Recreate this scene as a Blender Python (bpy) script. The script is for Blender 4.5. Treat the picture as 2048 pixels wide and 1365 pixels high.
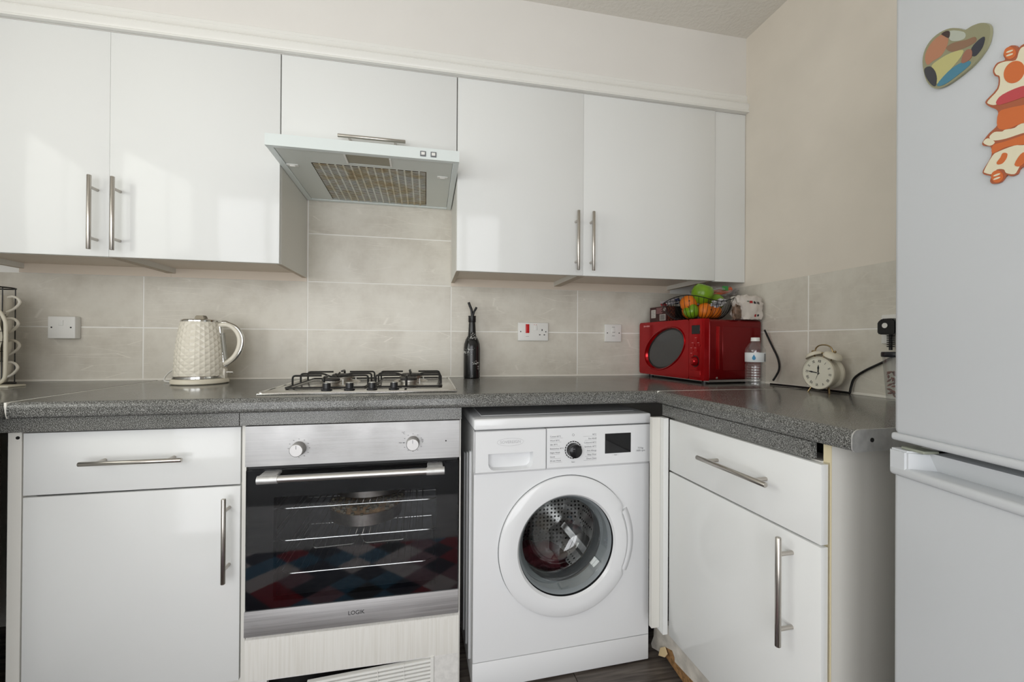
import bpy, bmesh, math, random
from mathutils import Vector, Matrix
random.seed(7)
for o in list(bpy.data.objects): bpy.data.objects.remove(o)
SC = bpy.context.scene
COL = SC.collection
PI = math.pi

# ------------------------------------------------------------------ camera
CP = Vector((0.2441, -1.9169, 1.068)); YAW, PIT, ROL, FPX = 0.2009, 0.0036, 0.0063, 845.25
FW = Vector((math.sin(YAW)*math.cos(PIT), math.cos(YAW)*math.cos(PIT), math.sin(PIT)))
R0 = Vector((math.cos(YAW), -math.sin(YAW), 0)); U0 = R0.cross(FW)
RT = R0*math.cos(ROL) + U0*math.sin(ROL); UP = U0*math.cos(ROL) - R0*math.sin(ROL)
cam = bpy.data.cameras.new('camera'); camo = bpy.data.objects.new('camera', cam); COL.objects.link(camo)
cam.sensor_width = 36; cam.lens = FPX/2048*36; cam.clip_start = 0.02
M = Matrix((RT, UP, -FW)).transposed().to_4x4(); M.translation = CP; camo.matrix_world = M
SC.camera = camo

# ------------------------------------------------------------------ light: overcast daylight through the patio door and the window over the sink
SC.view_settings.view_transform = 'Standard'; SC.view_settings.look = 'None'
SC.view_settings.gamma = 1.0; SC.view_settings.use_curve_mapping = False
SC.view_settings.exposure = 0.0
W = bpy.data.worlds.new('world'); SC.world = W; W.use_nodes = True
bgn = W.node_tree.nodes['Background']; bgn.inputs[0].default_value = (0.86, 0.93, 1.0, 1); bgn.inputs[1].default_value = 1.2
def area(name, loc, rot, sx, sy, power, col):
    l = bpy.data.lights.new(name, 'AREA'); l.shape = 'RECTANGLE'; l.size = sx; l.size_y = sy; l.energy = power; l.color = col
    o = bpy.data.objects.new(name, l); o.location = loc; o.rotation_euler = rot; COL.objects.link(o); return o
area('daylight_patio', (-0.36, -3.10, 1.03), (PI/2, 0, 0), 2.04, 1.86, 40, (1.0, 0.985, 1.0))
area('daylight_window', (-1.385, -1.50, 1.54), (0, -PI/2, 0), 0.9, 1.2, 10.8, (0.99, 1.0, 0.93))

# ------------------------------------------------------------------ helpers
def ray(u, v): return FW + RT*((u-1024)/FPX) + UP*((682.5-v)/FPX)
def onZ(u, v, z): d = ray(u, v); return CP + d*((z-CP.z)/d.z)
def onY(u, v, y): d = ray(u, v); return CP + d*((y-CP.y)/d.y)
def onX(u, v, x): d = ray(u, v); return CP + d*((x-CP.x)/d.x)
def onP(u, v, p0, n): d = ray(u, v); return CP + d*(((p0-CP).dot(n))/d.dot(n))
def lin(c):
    c /= 255.0
    return c/12.92 if c <= 0.04045 else ((c+0.055)/1.055)**2.4
def rgb(r, g, b): return (lin(r), lin(g), lin(b), 1)

MATS = {}
def mat(name, col, rough=0.5, metal=0.0, spec=0.5, coat=0.0, noise=None, bump=None, trans=0.0, ior=1.45):
    """noise=(scale, amount) colour mottling; bump=(scale, strength)"""
    if name in MATS: return MATS[name]
    m = bpy.data.materials.new(name); m.use_nodes = True; nt = m.node_tree; b = nt.nodes['Principled BSDF']
    b.inputs['Base Color'].default_value = col; b.inputs['Roughness'].default_value = rough; b.inputs['Metallic'].default_value = metal
    b.inputs['Specular IOR Level'].default_value = spec; b.inputs['Coat Weight'].default_value = coat; b.inputs['Coat Roughness'].default_value = 0.04
    b.inputs['Transmission Weight'].default_value = trans; b.inputs['IOR'].default_value = ior
    g = nt.nodes.new('ShaderNodeNewGeometry')
    if noise:
        n = nt.nodes.new('ShaderNodeTexNoise'); n.inputs['Scale'].default_value = noise[0]; n.inputs['Detail'].default_value = 4
        nt.links.new(g.outputs['Position'], n.inputs['Vector'])
        r = nt.nodes.new('ShaderNodeMapRange'); r.inputs[1].default_value = 0.3; r.inputs[2].default_value = 0.7
        r.inputs[3].default_value = 1-noise[1]; r.inputs[4].default_value = 1+noise[1]*0.4
        x = nt.nodes.new('ShaderNodeVectorMath'); x.operation = 'SCALE'; x.inputs[0].default_value = col[:3]
        nt.links.new(n.outputs['Fac'], r.inputs[0]); nt.links.new(r.outputs[0], x.inputs['Scale']); nt.links.new(x.outputs[0], b.inputs['Base Color'])
    if bump:
        n = nt.nodes.new('ShaderNodeTexNoise'); n.inputs['Scale'].default_value = bump[0]; n.inputs['Detail'].default_value = 3
        nt.links.new(g.outputs['Position'], n.inputs['Vector'])
        bp = nt.nodes.new('ShaderNodeBump'); bp.inputs['Strength'].default_value = bump[1]; bp.inputs['Distance'].default_value = 0.004
        nt.links.new(n.outputs['Fac'], bp.inputs['Height']); nt.links.new(bp.outputs[0], b.inputs['Normal'])
    MATS[name] = m; return m
def nodes(m): return m.node_tree.nodes, m.node_tree.links, m.node_tree.nodes['Principled BSDF']
def ramp(N, pts):
    r = N.new('ShaderNodeValToRGB'); e = r.color_ramp.elements
    while len(e) < len(pts): e.new(0.5)
    for i, (p, c) in enumerate(pts): e[i].position = p; e[i].color = c if len(c) == 4 else (*c, 1)
    return r

def box(bm, x0, x1, y0, y1, z0, z1, r=0.0, seg=2):
    if x0 > x1: x0, x1 = x1, x0
    if y0 > y1: y0, y1 = y1, y0
    if z0 > z1: z0, z1 = z1, z0
    t = bmesh.new()
    vs = [t.verts.new(p) for p in ((x0,y0,z0),(x1,y0,z0),(x1,y1,z0),(x0,y1,z0),(x0,y0,z1),(x1,y0,z1),(x1,y1,z1),(x0,y1,z1))]
    for f in ((0,3,2,1),(4,5,6,7),(0,1,5,4),(1,2,6,5),(2,3,7,6),(3,0,4,7)): t.faces.new([vs[i] for i in f])
    if r > 0: bmesh.ops.bevel(t, geom=list(t.edges), offset=min(r, .49*min(x1-x0, y1-y0, z1-z0)), segments=seg, affect='EDGES', profile=0.5)
    me = bpy.data.meshes.new('t'); t.to_mesh(me); t.free(); bm.from_mesh(me); bpy.data.meshes.remove(me); return bm
def B(*a, **k): return box(bmesh.new(), *a, **k)
def prism(bm, poly, axis, a0, a1):
    def P(p, a): return {'x': (a, p[0], p[1]), 'y': (p[0], a, p[1]), 'z': (p[0], p[1], a)}[axis]
    A = [bm.verts.new(P(p, a0)) for p in poly]; Bv = [bm.verts.new(P(p, a1)) for p in poly]; n = len(poly)
    fs = [bm.faces.new(A), bm.faces.new(Bv[::-1])]
    for i in range(n): fs.append(bm.faces.new((A[i], Bv[i], Bv[(i+1) % n], A[(i+1) % n])))
    bmesh.ops.recalc_face_normals(bm, faces=fs); return bm
def lathe(bm, prof, n=32, c=(0, 0, 0), axis='z', a0=0.0, rf=None):
    """prof: list of (radius, height); axis z or y (height runs along it)"""
    rings = []
    for r, h in prof:
        if r <= 1e-6:
            p = (c[0], c[1], c[2]+h) if axis == 'z' else (c[0], c[1]+h, c[2])
            rings.append([bm.verts.new(p)]); continue
        ring = []
        for i in range(n):
            a = a0+2*PI*i/n; k = rf(a) if rf else 1
            x, y = r*k*math.cos(a), r*k*math.sin(a)
            ring.append(bm.verts.new((c[0]+x, c[1]+y, c[2]+h) if axis == 'z' else (c[0]+x, c[1]+h, c[2]+y)))
        rings.append(ring)
    fs = []
    for A, Bq in zip(rings, rings[1:]):
        for i in range(n):
            j = (i+1) % n
            if len(A) == 1 and len(Bq) == 1: continue
            if len(A) == 1: fs.append(bm.faces.new((A[0], Bq[j], Bq[i])))
            elif len(Bq) == 1: fs.append(bm.faces.new((A[i], A[j], Bq[0])))
            else: fs.append(bm.faces.new((A[i], A[j], Bq[j], Bq[i])))
    bmesh.ops.recalc_face_normals(bm, faces=fs); return bm
def L(*a, **k): return lathe(bmesh.new(), *a, **k)
def tube(bm, pts, r, n=8, closed=False, rs=None):
    pts = [Vector(p) for p in pts]; m = len(pts); rings = []; prev = None
    for i, p in enumerate(pts):
        a = pts[(i-1) % m] if (i > 0 or closed) else p; b = pts[(i+1) % m] if (i < m-1 or closed) else p
        t = (b-a).normalized()
        if prev is None:
            q = Vector((0, 0, 1)) if abs(t.z) < 0.9 else Vector((1, 0, 0)); u = t.cross(q).normalized()
        else:
            u = prev-t*prev.dot(t); u = u.normalized() if u.length > 1e-6 else t.orthogonal().normalized()
        prev = u; w = t.cross(u); rr = rs[i] if rs else r
        rings.append([bm.verts.new(p+u*rr*math.cos(2*PI*k/n)+w*rr*math.sin(2*PI*k/n)) for k in range(n)])
    fs = []
    for i in range(m if closed else m-1):
        A, Bq = rings[i], rings[(i+1) % m]
        for k in range(n): fs.append(bm.faces.new((A[k], A[(k+1) % n], Bq[(k+1) % n], Bq[k])))
    if not closed: fs.append(bm.faces.new(rings[0][::-1])); fs.append(bm.faces.new(rings[-1]))
    bmesh.ops.recalc_face_normals(bm, faces=fs); return bm
def spline(pts, k=8, closed=False):
    pts = [Vector(p) for p in pts]; n = len(pts); out = []
    for i in range(n if closed else n-1):
        g = lambda j: pts[j % n] if closed else pts[max(0, min(n-1, j))]
        p0, p1, p2, p3 = g(i-1), g(i), g(i+1), g(i+2)
        for s in range(k):
            t = s/k
            out.append(0.5*((2*p1)+(p2-p0)*t+(2*p0-5*p1+4*p2-p3)*t*t+(3*p1-p0-3*p2+p3)*t**3))
    if not closed: out.append(pts[-1])
    return out
def fillet(pts, r, k=5):
    """polyline with rounded corners"""
    pts = [Vector(p) for p in pts]; out = [pts[0]]
    for i in range(1, len(pts)-1):
        a, b, c = pts[i-1], pts[i], pts[i+1]; d1 = min(r, (a-b).length*.49); d2 = min(r, (c-b).length*.49)
        s = b+(a-b).normalized()*d1; e = b+(c-b).normalized()*d2
        for j in range(k+1): t = j/k; out.append(s*(1-t)**2+b*2*t*(1-t)+e*t*t)
    out.append(pts[-1]); return out
def hole_plate(bm, x0, x1, z0, z1, cx, cz, r, y, n=48):
    """flat front panel (facing -y) with a round hole"""
    C = [bm.verts.new((x, y, z)) for x, z in ((x0, z0), (x1, z0), (x1, z1), (x0, z1))]
    H = [bm.verts.new((cx+r*math.cos(2*PI*i/n), y, cz+r*math.sin(2*PI*i/n))) for i in range(n)]
    E = [bm.edges.new((C[i], C[(i+1) % 4])) for i in range(4)]+[bm.edges.new((H[i], H[(i+1) % n])) for i in range(n)]
    bmesh.ops.triangle_fill(bm, use_beauty=True, edges=E); return bm
def xf(bm, M, start=0):
    bm.verts.ensure_lookup_table()
    for v in bm.verts[start:]: v.co = M @ v.co
    return bm
def obj(name, bm, m, parent=None, smooth=38, label=None):
    me = bpy.data.meshes.new(name); bm.to_mesh(me); bm.free()
    if m: me.materials.append(m)
    if smooth:
        for p in me.polygons: p.use_smooth = True
        me.set_sharp_from_angle(angle=math.radians(smooth))
    o = bpy.data.objects.new(name, me); COL.objects.link(o)
    if parent: o.parent = parent
    if label: o['label'] = label
    return o
def tag(o, label, cat, group=None):
    o['label'] = label; o['category'] = cat
    if group: o['group'] = group
    return o
def thing(name, label, cat, loc=(0, 0, 0), rz=0.0, group=None, rot=None):
    o = bpy.data.objects.new(name, None); COL.objects.link(o); o.empty_display_size = 0.05
    o.location = loc; o.rotation_euler = rot if rot else (0, 0, rz); return tag(o, label, cat, group)
def struct(name, bm, m, smooth=38): o = obj(name, bm, m, None, smooth); o['kind'] = 'structure'; return o
def dup(o, parent):
    c = o.copy(); COL.objects.link(c); c.parent = parent
    for ch in o.children: dup(ch, c)
    return c
def text(name, s, size, m, parent, loc, rot=(PI/2, 0, 0), align='CENTER', depth=0.0002, sx=1.0):
    cu = bpy.data.curves.new('txt', 'FONT'); cu.body = s; cu.size = size; cu.align_x = align; cu.align_y = 'CENTER'; cu.extrude = depth; cu.resolution_u = 3
    t = bpy.data.objects.new('txt', cu); COL.objects.link(t); bpy.context.view_layer.update()
    me = bpy.data.meshes.new_from_object(t.evaluated_get(bpy.context.evaluated_depsgraph_get())); bpy.data.objects.remove(t); bpy.data.curves.remove(cu)
    me.name = name; me.materials.clear(); me.materials.append(m)
    Mx = Matrix.LocRotScale(Vector(loc), None, None) @ Matrix.Rotation(rot[2], 4, 'Z') @ Matrix.Rotation(rot[1], 4, 'Y') @ Matrix.Rotation(rot[0], 4, 'X') @ Matrix.Diagonal((sx, 1, 1, 1))
    me.transform(Mx); o = bpy.data.objects.new(name, me); COL.objects.link(o); o.parent = parent; return o

# ------------------------------------------------------------------ materials
white_gloss = mat('white_gloss_laminate', rgb(232, 233, 231), 0.10, spec=0.34)
white_satin = mat('white_melamine', rgb(226, 224, 217), 0.35)
carc_beige = mat('unit_underside_melamine', rgb(226, 213, 197), 0.45)
chip = mat('raw_chipboard', rgb(196, 168, 112), 0.9, noise=(160, 0.4))
paint = mat('wall_paint', rgb(233, 230, 225), 0.7, noise=(3, 0.03), bump=(40, 0.06))
paint_r = mat('wall_paint_warm', rgb(231, 223, 210), 0.75, noise=(5, 0.05), bump=(40, 0.06))
ceil_m = mat('stippled_ceiling', rgb(229, 225, 217), 0.85, bump=(70, 0.7))
trim_m = mat('trim_gloss_paint', rgb(236, 235, 230), 0.3)
grout = mat('grout', rgb(247, 245, 239), 0.8)
silicone = mat('white_silicone', rgb(240, 237, 228), 0.4)
steel = mat('brushed_handle_steel', (0.50, 0.47, 0.43, 1), 0.28, 1.0)
chrome = mat('chrome', (0.75, 0.75, 0.73, 1), 0.08, 1.0)
alu = mat('aluminium_strip', (0.72, 0.72, 0.71, 1), 0.55, 1.0, noise=(60, 0.15))
enamel = mat('white_enamel', rgb(236, 237, 238), 0.12, spec=0.5)
fridge_m = mat('fridge_white', rgb(206, 209, 212), 0.3, bump=(220, 0.02))
plast_w = mat('white_plastic', rgb(236, 235, 230), 0.3)
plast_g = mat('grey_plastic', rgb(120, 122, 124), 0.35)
black_p = mat('black_plastic', rgb(20, 20, 21), 0.35)
black_m = mat('black_metal', rgb(24, 23, 22), 0.4)
dark_hole = mat('dark_void', rgb(14, 13, 12), 0.8)
print_grey = mat('grey_print', rgb(120, 120, 124), 0.6)
print_dark = mat('dark_print', rgb(38, 38, 40), 0.6)
cream = mat('cream_enamel', rgb(226, 219, 200), 0.25)

def speckle():
    m = mat('speckled_grey_laminate', (0.2, 0.2, 0.2, 1), 0.24, spec=0.45); N, K, b = nodes(m)
    g = N.new('ShaderNodeNewGeometry')
    n = N.new('ShaderNodeTexNoise'); n.inputs['Scale'].default_value = 520; n.inputs['Detail'].default_value = 2.0; K.new(g.outputs['Position'], n.inputs['Vector'])
    r = ramp(N, [(0.33, (0.028, 0.028, 0.026)), (0.46, (0.088, 0.087, 0.08)), (0.55, (0.19, 0.19, 0.178)), (0.68, (0.39, 0.39, 0.37))]); K.new(n.outputs['Fac'], r.inputs[0])
    K.new(r.outputs[0], b.inputs['Base Color'])
    n2 = N.new('ShaderNodeTexNoise'); n2.inputs['Scale'].default_value = 14; n2.inputs['Detail'].default_value = 5; K.new(g.outputs['Position'], n2.inputs['Vector'])
    mr = N.new('ShaderNodeMapRange'); mr.inputs[3].default_value = 0.14; mr.inputs[4].default_value = 0.20; K.new(n2.outputs['Fac'], mr.inputs[0]); K.new(mr.outputs[0], b.inputs['Roughness'])
    return m
worktop_m = speckle()
def tile_mat():
    m = mat('stone_effect_tile', (0.5, 0.47, 0.43, 1), 0.28, spec=0.45); N, K, b = nodes(m)
    g = N.new('ShaderNodeNewGeometry'); oi = N.new('ShaderNodeObjectInfo')
    off = N.new('ShaderNodeVectorMath'); off.operation = 'SCALE'; cmb = N.new('ShaderNodeCombineXYZ')
    for i in range(3): K.new(oi.outputs['Random'], cmb.inputs[i])
    K.new(cmb.outputs[0], off.inputs[0]); off.inputs['Scale'].default_value = 9
    ad = N.new('ShaderNodeVectorMath'); K.new(g.outputs['Position'], ad.inputs[0]); K.new(off.outputs[0], ad.inputs[1])
    n = N.new('ShaderNodeTexNoise'); n.inputs['Scale'].default_value = 7; n.inputs['Detail'].default_value = 8; n.inputs['Roughness'].default_value = 0.65; K.new(ad.outputs[0], n.inputs['Vector'])
    r = ramp(N, [(0.25, rgb(200, 193, 180)), (0.55, rgb(220, 215, 203)), (0.80, rgb(229, 225, 214))]); K.new(n.outputs['Fac'], r.inputs[0])
    mp = N.new('ShaderNodeMapping'); mp.inputs['Rotation'].default_value = (0.0, 0.42, 0.42); mp.inputs['Scale'].default_value = (2.2, 2.2, 22); K.new(ad.outputs[0], mp.inputs[0])
    v = N.new('ShaderNodeTexVoronoi'); v.feature = 'DISTANCE_TO_EDGE'; v.inputs['Scale'].default_value = 1.6; K.new(mp.outputs[0], v.inputs['Vector'])
    lt = N.new('ShaderNodeMapRange'); lt.inputs[1].default_value = 0.0; lt.inputs[2].default_value = 0.02; lt.inputs[3].default_value = 1; lt.inputs[4].default_value = 0; K.new(v.outputs['Distance'], lt.inputs[0])
    n3 = N.new('ShaderNodeTexNoise'); n3.inputs['Scale'].default_value = 5; K.new(ad.outputs[0], n3.inputs['Vector'])
    mk = N.new('ShaderNodeMapRange'); mk.inputs[1].default_value = 0.42; mk.inputs[2].default_value = 0.62; mk.inputs[4].default_value = 0.95; K.new(n3.outputs['Fac'], mk.inputs[0])
    mu = N.new('ShaderNodeMath'); mu.operation = 'MULTIPLY'; K.new(lt.outputs[0], mu.inputs[0]); K.new(mk.outputs[0], mu.inputs[1])
    mx = N.new('ShaderNodeMix'); mx.data_type = 'RGBA'; K.new(mu.outputs[0], mx.inputs[0]); K.new(r.outputs[0], mx.inputs[6]); mx.inputs[7].default_value = rgb(236, 231, 220)
    K.new(mx.outputs[2], b.inputs['Base Color']); return m
tile_m = tile_mat()
def brushed(name, col, r0, r1, along='x', sc=1.0):
    m = mat(name, col, 0.3, 1.0); N, K, b = nodes(m)
    g = N.new('ShaderNodeNewGeometry'); mp = N.new('ShaderNodeMapping'); mp.inputs['Scale'].default_value = (4*sc, 4*sc, 500) if along == 'x' else (500, 500, 4*sc)
    K.new(g.outputs['Position'], mp.inputs[0]); n = N.new('ShaderNodeTexNoise'); n.inputs['Scale'].default_value = 1; n.inputs['Detail'].default_value = 5; K.new(mp.outputs[0], n.inputs['Vector'])
    n2 = N.new('ShaderNodeTexNoise'); n2.inputs['Scale'].default_value = 9; n2.inputs['Detail'].default_value = 6; K.new(g.outputs['Position'], n2.inputs['Vector'])
    ad = N.new('ShaderNodeMath'); ad.operation = 'MULTIPLY'; K.new(n.outputs['Fac'], ad.inputs[0]); K.new(n2.outputs['Fac'], ad.inputs[1])
    mr = N.new('ShaderNodeMapRange'); mr.inputs[1].default_value = 0.1; mr.inputs[2].default_value = 0.45; mr.inputs[3].default_value = r0; mr.inputs[4].default_value = r1; K.new(ad.outputs[0], mr.inputs[0]); K.new(mr.outputs[0], b.inputs['Roughness'])
    sv = N.new('ShaderNodeMapRange'); sv.inputs[1].default_value = 0.3; sv.inputs[2].default_value = 0.7; sv.inputs[3].default_value = 0.82; sv.inputs[4].default_value = 1.08; K.new(n.outputs['Fac'], sv.inputs[0])
    vm = N.new('ShaderNodeVectorMath'); vm.operation = 'SCALE'; vm.inputs[0].default_value = col[:3]; K.new(sv.outputs[0], vm.inputs['Scale']); K.new(vm.outputs[0], b.inputs['Base Color'])
    return m
oven_steel = brushed('oven_brushed_steel', (0.41, 0.405, 0.40, 1), 0.34, 0.58)
strip_steel = brushed('door_strip_steel', (0.60, 0.59, 0.59, 1), 0.55, 0.75)
hob_steel = brushed('hob_steel', (0.66, 0.65, 0.62, 1), 0.12, 0.25)
def woodgrain():
    m = mat('white_woodgrain', (0.7, 0.7, 0.66, 1), 0.45); N, K, b = nodes(m)
    g = N.new('ShaderNodeNewGeometry'); mp = N.new('ShaderNodeMapping'); mp.inputs['Scale'].default_value = (170, 170, 5); K.new(g.outputs['Position'], mp.inputs[0])
    n = N.new('ShaderNodeTexNoise'); n.inputs['Scale'].default_value = 1; n.inputs['Detail'].default_value = 3; K.new(mp.outputs[0], n.inputs['Vector'])
    r = ramp(N, [(0.3, rgb(224, 221, 213)), (0.6, rgb(233, 231, 225))]); K.new(n.outputs['Fac'], r.inputs[0]); K.new(r.outputs[0], b.inputs['Base Color']); return m
grain_m = woodgrain()
def plank_mat():
    m = mat('dark_wood_vinyl', (0.05, 0.045, 0.04, 1), 0.4); N, K, b = nodes(m)
    g = N.new('ShaderNodeNewGeometry'); mp = N.new('ShaderNodeMapping'); mp.inputs['Scale'].default_value = (5, 70, 5); K.new(g.outputs['Position'], mp.inputs[0])
    oi = N.new('ShaderNodeObjectInfo'); ad = N.new('ShaderNodeVectorMath'); K.new(mp.outputs[0], ad.inputs[0]); K.new(oi.outputs['Random'], ad.inputs[1])
    n = N.new('ShaderNodeTexNoise'); n.inputs['Scale'].default_value = 1; n.inputs['Detail'].default_value = 6; K.new(ad.outputs[0], n.inputs['Vector'])
    r = ramp(N, [(0.3, rgb(56, 50, 46)), (0.5, rgb(92, 84, 78)), (0.72, rgb(122, 114, 106))]); K.new(n.outputs['Fac'], r.inputs[0]); K.new(r.outputs[0], b.inputs['Base Color']); return m
plank_m = plank_mat()
def clear_glass(name, tint, ior=1.5, rough=0.02, flat=None, milk=0.0):
    """thin see-through pane: transparent with a Fresnel reflection"""
    m = bpy.data.materials.new(name); m.use_nodes = True; N = m.node_tree.nodes; K = m.node_tree.links; N.remove(N['Principled BSDF'])
    t = N.new('ShaderNodeBsdfTransparent'); t.inputs[0].default_value = tint; g = N.new('ShaderNodeBsdfGlossy'); g.inputs['Roughness'].default_value = rough
    f = N.new('ShaderNodeFresnel'); f.inputs[0].default_value = ior; x = N.new('ShaderNodeMixShader')
    if flat is None: K.new(f.outputs[0], x.inputs[0])
    else: x.inputs[0].default_value = flat
    K.new(t.outputs[0], x.inputs[1]); K.new(g.outputs[0], x.inputs[2]); out = x.outputs[0]
    if milk:
        df = N.new('ShaderNodeBsdfDiffuse'); df.inputs[0].default_value = (.75, .74, .73, 1); mm = N.new('ShaderNodeMixShader'); mm.inputs[0].default_value = milk
        K.new(out, mm.inputs[1]); K.new(df.outputs[0], mm.inputs[2]); out = mm.outputs[0]
    K.new(out, N['Material Output'].inputs[0]); MATS[name] = m; return m
oven_glass = clear_glass('oven_door_glass', (0.86, 0.87, 0.88, 1), 1.55, 0.03)
clear_pane = clear_glass('window_glass', (0.95, 0.97, 0.96, 1), 1.45, 0.0)
porthole = clear_glass('porthole_glass', (0.88, 0.90, 0.90, 1), 1.5, 0.01, flat=.12)
# ------------------------------------------------------------------ room shell
XL, XR, YR, ZC = -1.40, 1.587, -3.14, 2.3826
fl = struct('floor', B(XL-.1, XR+.1, YR-.1, .1, -.08, -.003), mat('floor_underlay', rgb(40, 37, 34), .8))
pk = {}
row = 0; y = .0
while y > -2.3:
    y1 = max(y-.15, -2.3); x = -1.4-((row*.37) % .9); 
    while x < XR:
        xa, xb = max(x, XL+.001), min(x+.9, XR-.001)
        if xb-xa > .02:
            key = (round(xb-xa, 3), round(y-y1, 3))
            if key not in pk:
                o = obj('plank', B(0, xb-xa-.0015, -(y-y1)+.0012, 0, -.0028, 0, .0006, 1), plank_m, fl); pk[key] = o
            else: o = pk[key].copy(); COL.objects.link(o); o.parent = fl
            o.location = (xa, y, 0)
        x += .9
    y = y1; row += 1
struct('ceiling', B(XL-.1, XR+.1, YR-.1, .1, ZC, ZC+.06), ceil_m)
wb = struct('wall_back', B(XL-.1, XR+.1, .0008, .1, 0, ZC), grout)
wr = struct('wall_right', B(XR, XR+.1, YR-.1, .1, 0, ZC), paint_r)
struct('wall_soffit', B(XL, XR, -.339, .0008, 2.0545, ZC), paint)
WY0, WY1, WZ0, WZ1 = -2.12, -.88, 1.08, 2.0
b = bmesh.new()
for a in ((YR-.1, WY0, 0, ZC), (WY1, .1, 0, ZC), (WY0, WY1, 0, WZ0), (WY0, WY1, WZ1, ZC)): box(b, XL-.1, XL, *a)
struct('wall_left', b, paint)
DX0, DX1, DZ0, DZ1 = -1.38, .66, .06, 1.98
b = bmesh.new()
for a in ((XL-.1, DX0, 0, ZC), (DX1, XR+.1, 0, ZC), (DX0, DX1, 0, DZ0), (DX0, DX1, DZ1, ZC)): box(b, a[0], a[1], YR-.1, YR, a[2], a[3])
struct('wall_front', b, paint)
# window over the sink and the glazed patio door (behind the camera)
b = bmesh.new()
for a in ((WY0, WY0+.05, WZ0, WZ1), (WY1-.05, WY1, WZ0, WZ1), (WY0, WY1, WZ0, WZ0+.05), (WY0, WY1, WZ1-.05, WZ1), (WY0+.60, WY0+.64, WZ0, WZ1)): box(b, XL-.05, XL+.03, *a)
w1 = struct('window_1', b, plast_w); obj('pane', B(XL-.04, XL-.034, WY0, WY1, WZ0, WZ1), clear_pane, w1)
b = bmesh.new()
for a in ((DX0, DX0+.07, DZ0, DZ1), (DX1-.07, DX1, DZ0, DZ1), (DX0, DX1, DZ0, DZ0+.08), (DX0, DX1, DZ1-.07, DZ1), (-.36, -.23, DZ0, DZ1)): box(b, a[0], a[1], YR-.04, YR+.055, a[2], a[3])
d1 = struct('door_1', b, plast_w); obj('pane', B(DX0, DX1, YR-.034, YR-.028, DZ0, DZ1), clear_pane, d1)

# wall tiles, each a piece of its own
TW, TH = .5965, .1995
def tile_obj(w, h, cache={}):
    k = (round(w, 4), round(h, 4))
    if k not in cache: cache[k] = obj('tile', B(0, w, 0, .003, 0, h, .0004, 1), tile_m); o = cache[k]
    else: o = cache[k].copy(); COL.objects.link(o)
    return o
rows = [(.9155, 1.1147), (1.1193, 1.3180), (1.3222, 1.5208), (1.5252, 1.70)]
for k in range(-1, 4):
    xa = -.845+.5994*k+.0023; xb = -.845+.5994*(k+1)-.0023; xa = max(xa, XL+.001); xb = min(xb, 1.583)
    for i, (za, zb) in enumerate(rows):
        if i > 1 and k != 1: continue
        o = tile_obj(xb-xa, zb-za); o.parent = wb; o.location = (xa, 0, za)
for i, (za, zb) in enumerate([(.9155, 1.1147), (1.1193, 1.3145)]):
    for ya, yb in ((-.0, -.0447), (-.0493, -.6447), (-.6493, -1.2447), (-1.2493, -1.84)):
        o = tile_obj(ya-yb if ya else .044, zb-za); o.parent = wr; o.location = (1.584, ya if ya else -.001, za); o.rotation_euler = (0, 0, -PI/2)
obj('grout_bed', B(1.5848, 1.5872, -1.84, -.001, .9105, 1.3145), grout, wr)
# silicone beads and the cornice
b = prism(bmesh.new(), [(-.0005, .9105), (-.0075, .9105), (-.0005, .9175)], 'x', XL, 1.583); struct('trim_1', b, silicone)
b = prism(bmesh.new(), [(1.5835, .9105), (1.5765, .9105), (1.5835, .9175)], 'y', -.008, -1.30); struct('trim_2', b, silicone)
pf = [(-.3395, 2.133), (-.3445, 2.133), (-.346, 2.1315), (-.346, 2.121), (-.3445, 2.120)]
for i in range(0, 8): a = i/7*PI/2; pf.append((-.3445-.0105*(1-math.cos(a)), 2.119-.025*math.sin(a)))
pf += [(-.3560, 2.0925), (-.3545, 2.0915), (-.3565, 2.0895)]
for i in range(1, 8): a = i/7*PI/2; pf.append((-.3565+.0065*(1-math.cos(a)), 2.0895-.026*math.sin(a)))
pf += [(-.3575, 2.0622), (-.3590, 2.0600), (-.3585, 2.0555), (-.3425, 2.0555), (-.3425, 2.0565), (-.3395, 2.0565)]
struct('trim_3', prism(bmesh.new(), pf, 'x', XL, 1.5868), trim_m, 25)

# ------------------------------------------------------------------ cabinets
def bar_handle(parent, p0, p1, stand, name='handle'):
    """bar from p0 to p1 (on the bar axis), posts run +y by stand"""
    b = bmesh.new(); p0 = Vector(p0); p1 = Vector(p1); d = (p1-p0).normalized()
    tube(b, [p0, p0+d*.001, p1-d*.001, p1], .006, 14, rs=[.0052, .006, .006, .0052])
    for p in (p0+d*.036, p1-d*.036): tube(b, [p, p+Vector((0, stand, 0))], .0046, 10)
    return obj(name, b, steel, parent)
ZU0, ZU1 = 1.334, 2.0535
def wall_unit(x0, x1, side, label, filler=False):
    w = x1-x0; t = thing('wall_cabinet', label, 'cabinet', (x0, -.341, ZU0), group='white wall cabinets'); h = ZU1-ZU0
    b = bmesh.new()
    box(b, .016, w-.016, .0195, .337, .020, .036); box(b, .016, w-.016, .0195, .337, h-.016, h); box(b, .0002, w-.0002, .3372, .3402, -.0150, h-.016)
    obj('carcass', b, carc_beige, t)
    for q in (.0005, w-.016):
        sp = obj('side_panel', B(q, q+.0155, .0195, .337, .0006, h), white_satin, t); obj('raw_edge', B(q+.0004, q+.0151, .020, .337, 0, .0006), mat('raw_bottom_edge', rgb(200, 186, 168), .7), sp)
    d = obj('door', B(.0003 if side == 'l' else .0016, w-.0016 if side == 'l' else w-.0003, 0, .018, 0.0, h-.001, .0008, 2), white_gloss, t)
    hx = .030 if side == 'l' else w-.032
    bar_handle(d, (hx, -.035, .015), (hx, -.035, .245), .036); return t
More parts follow.
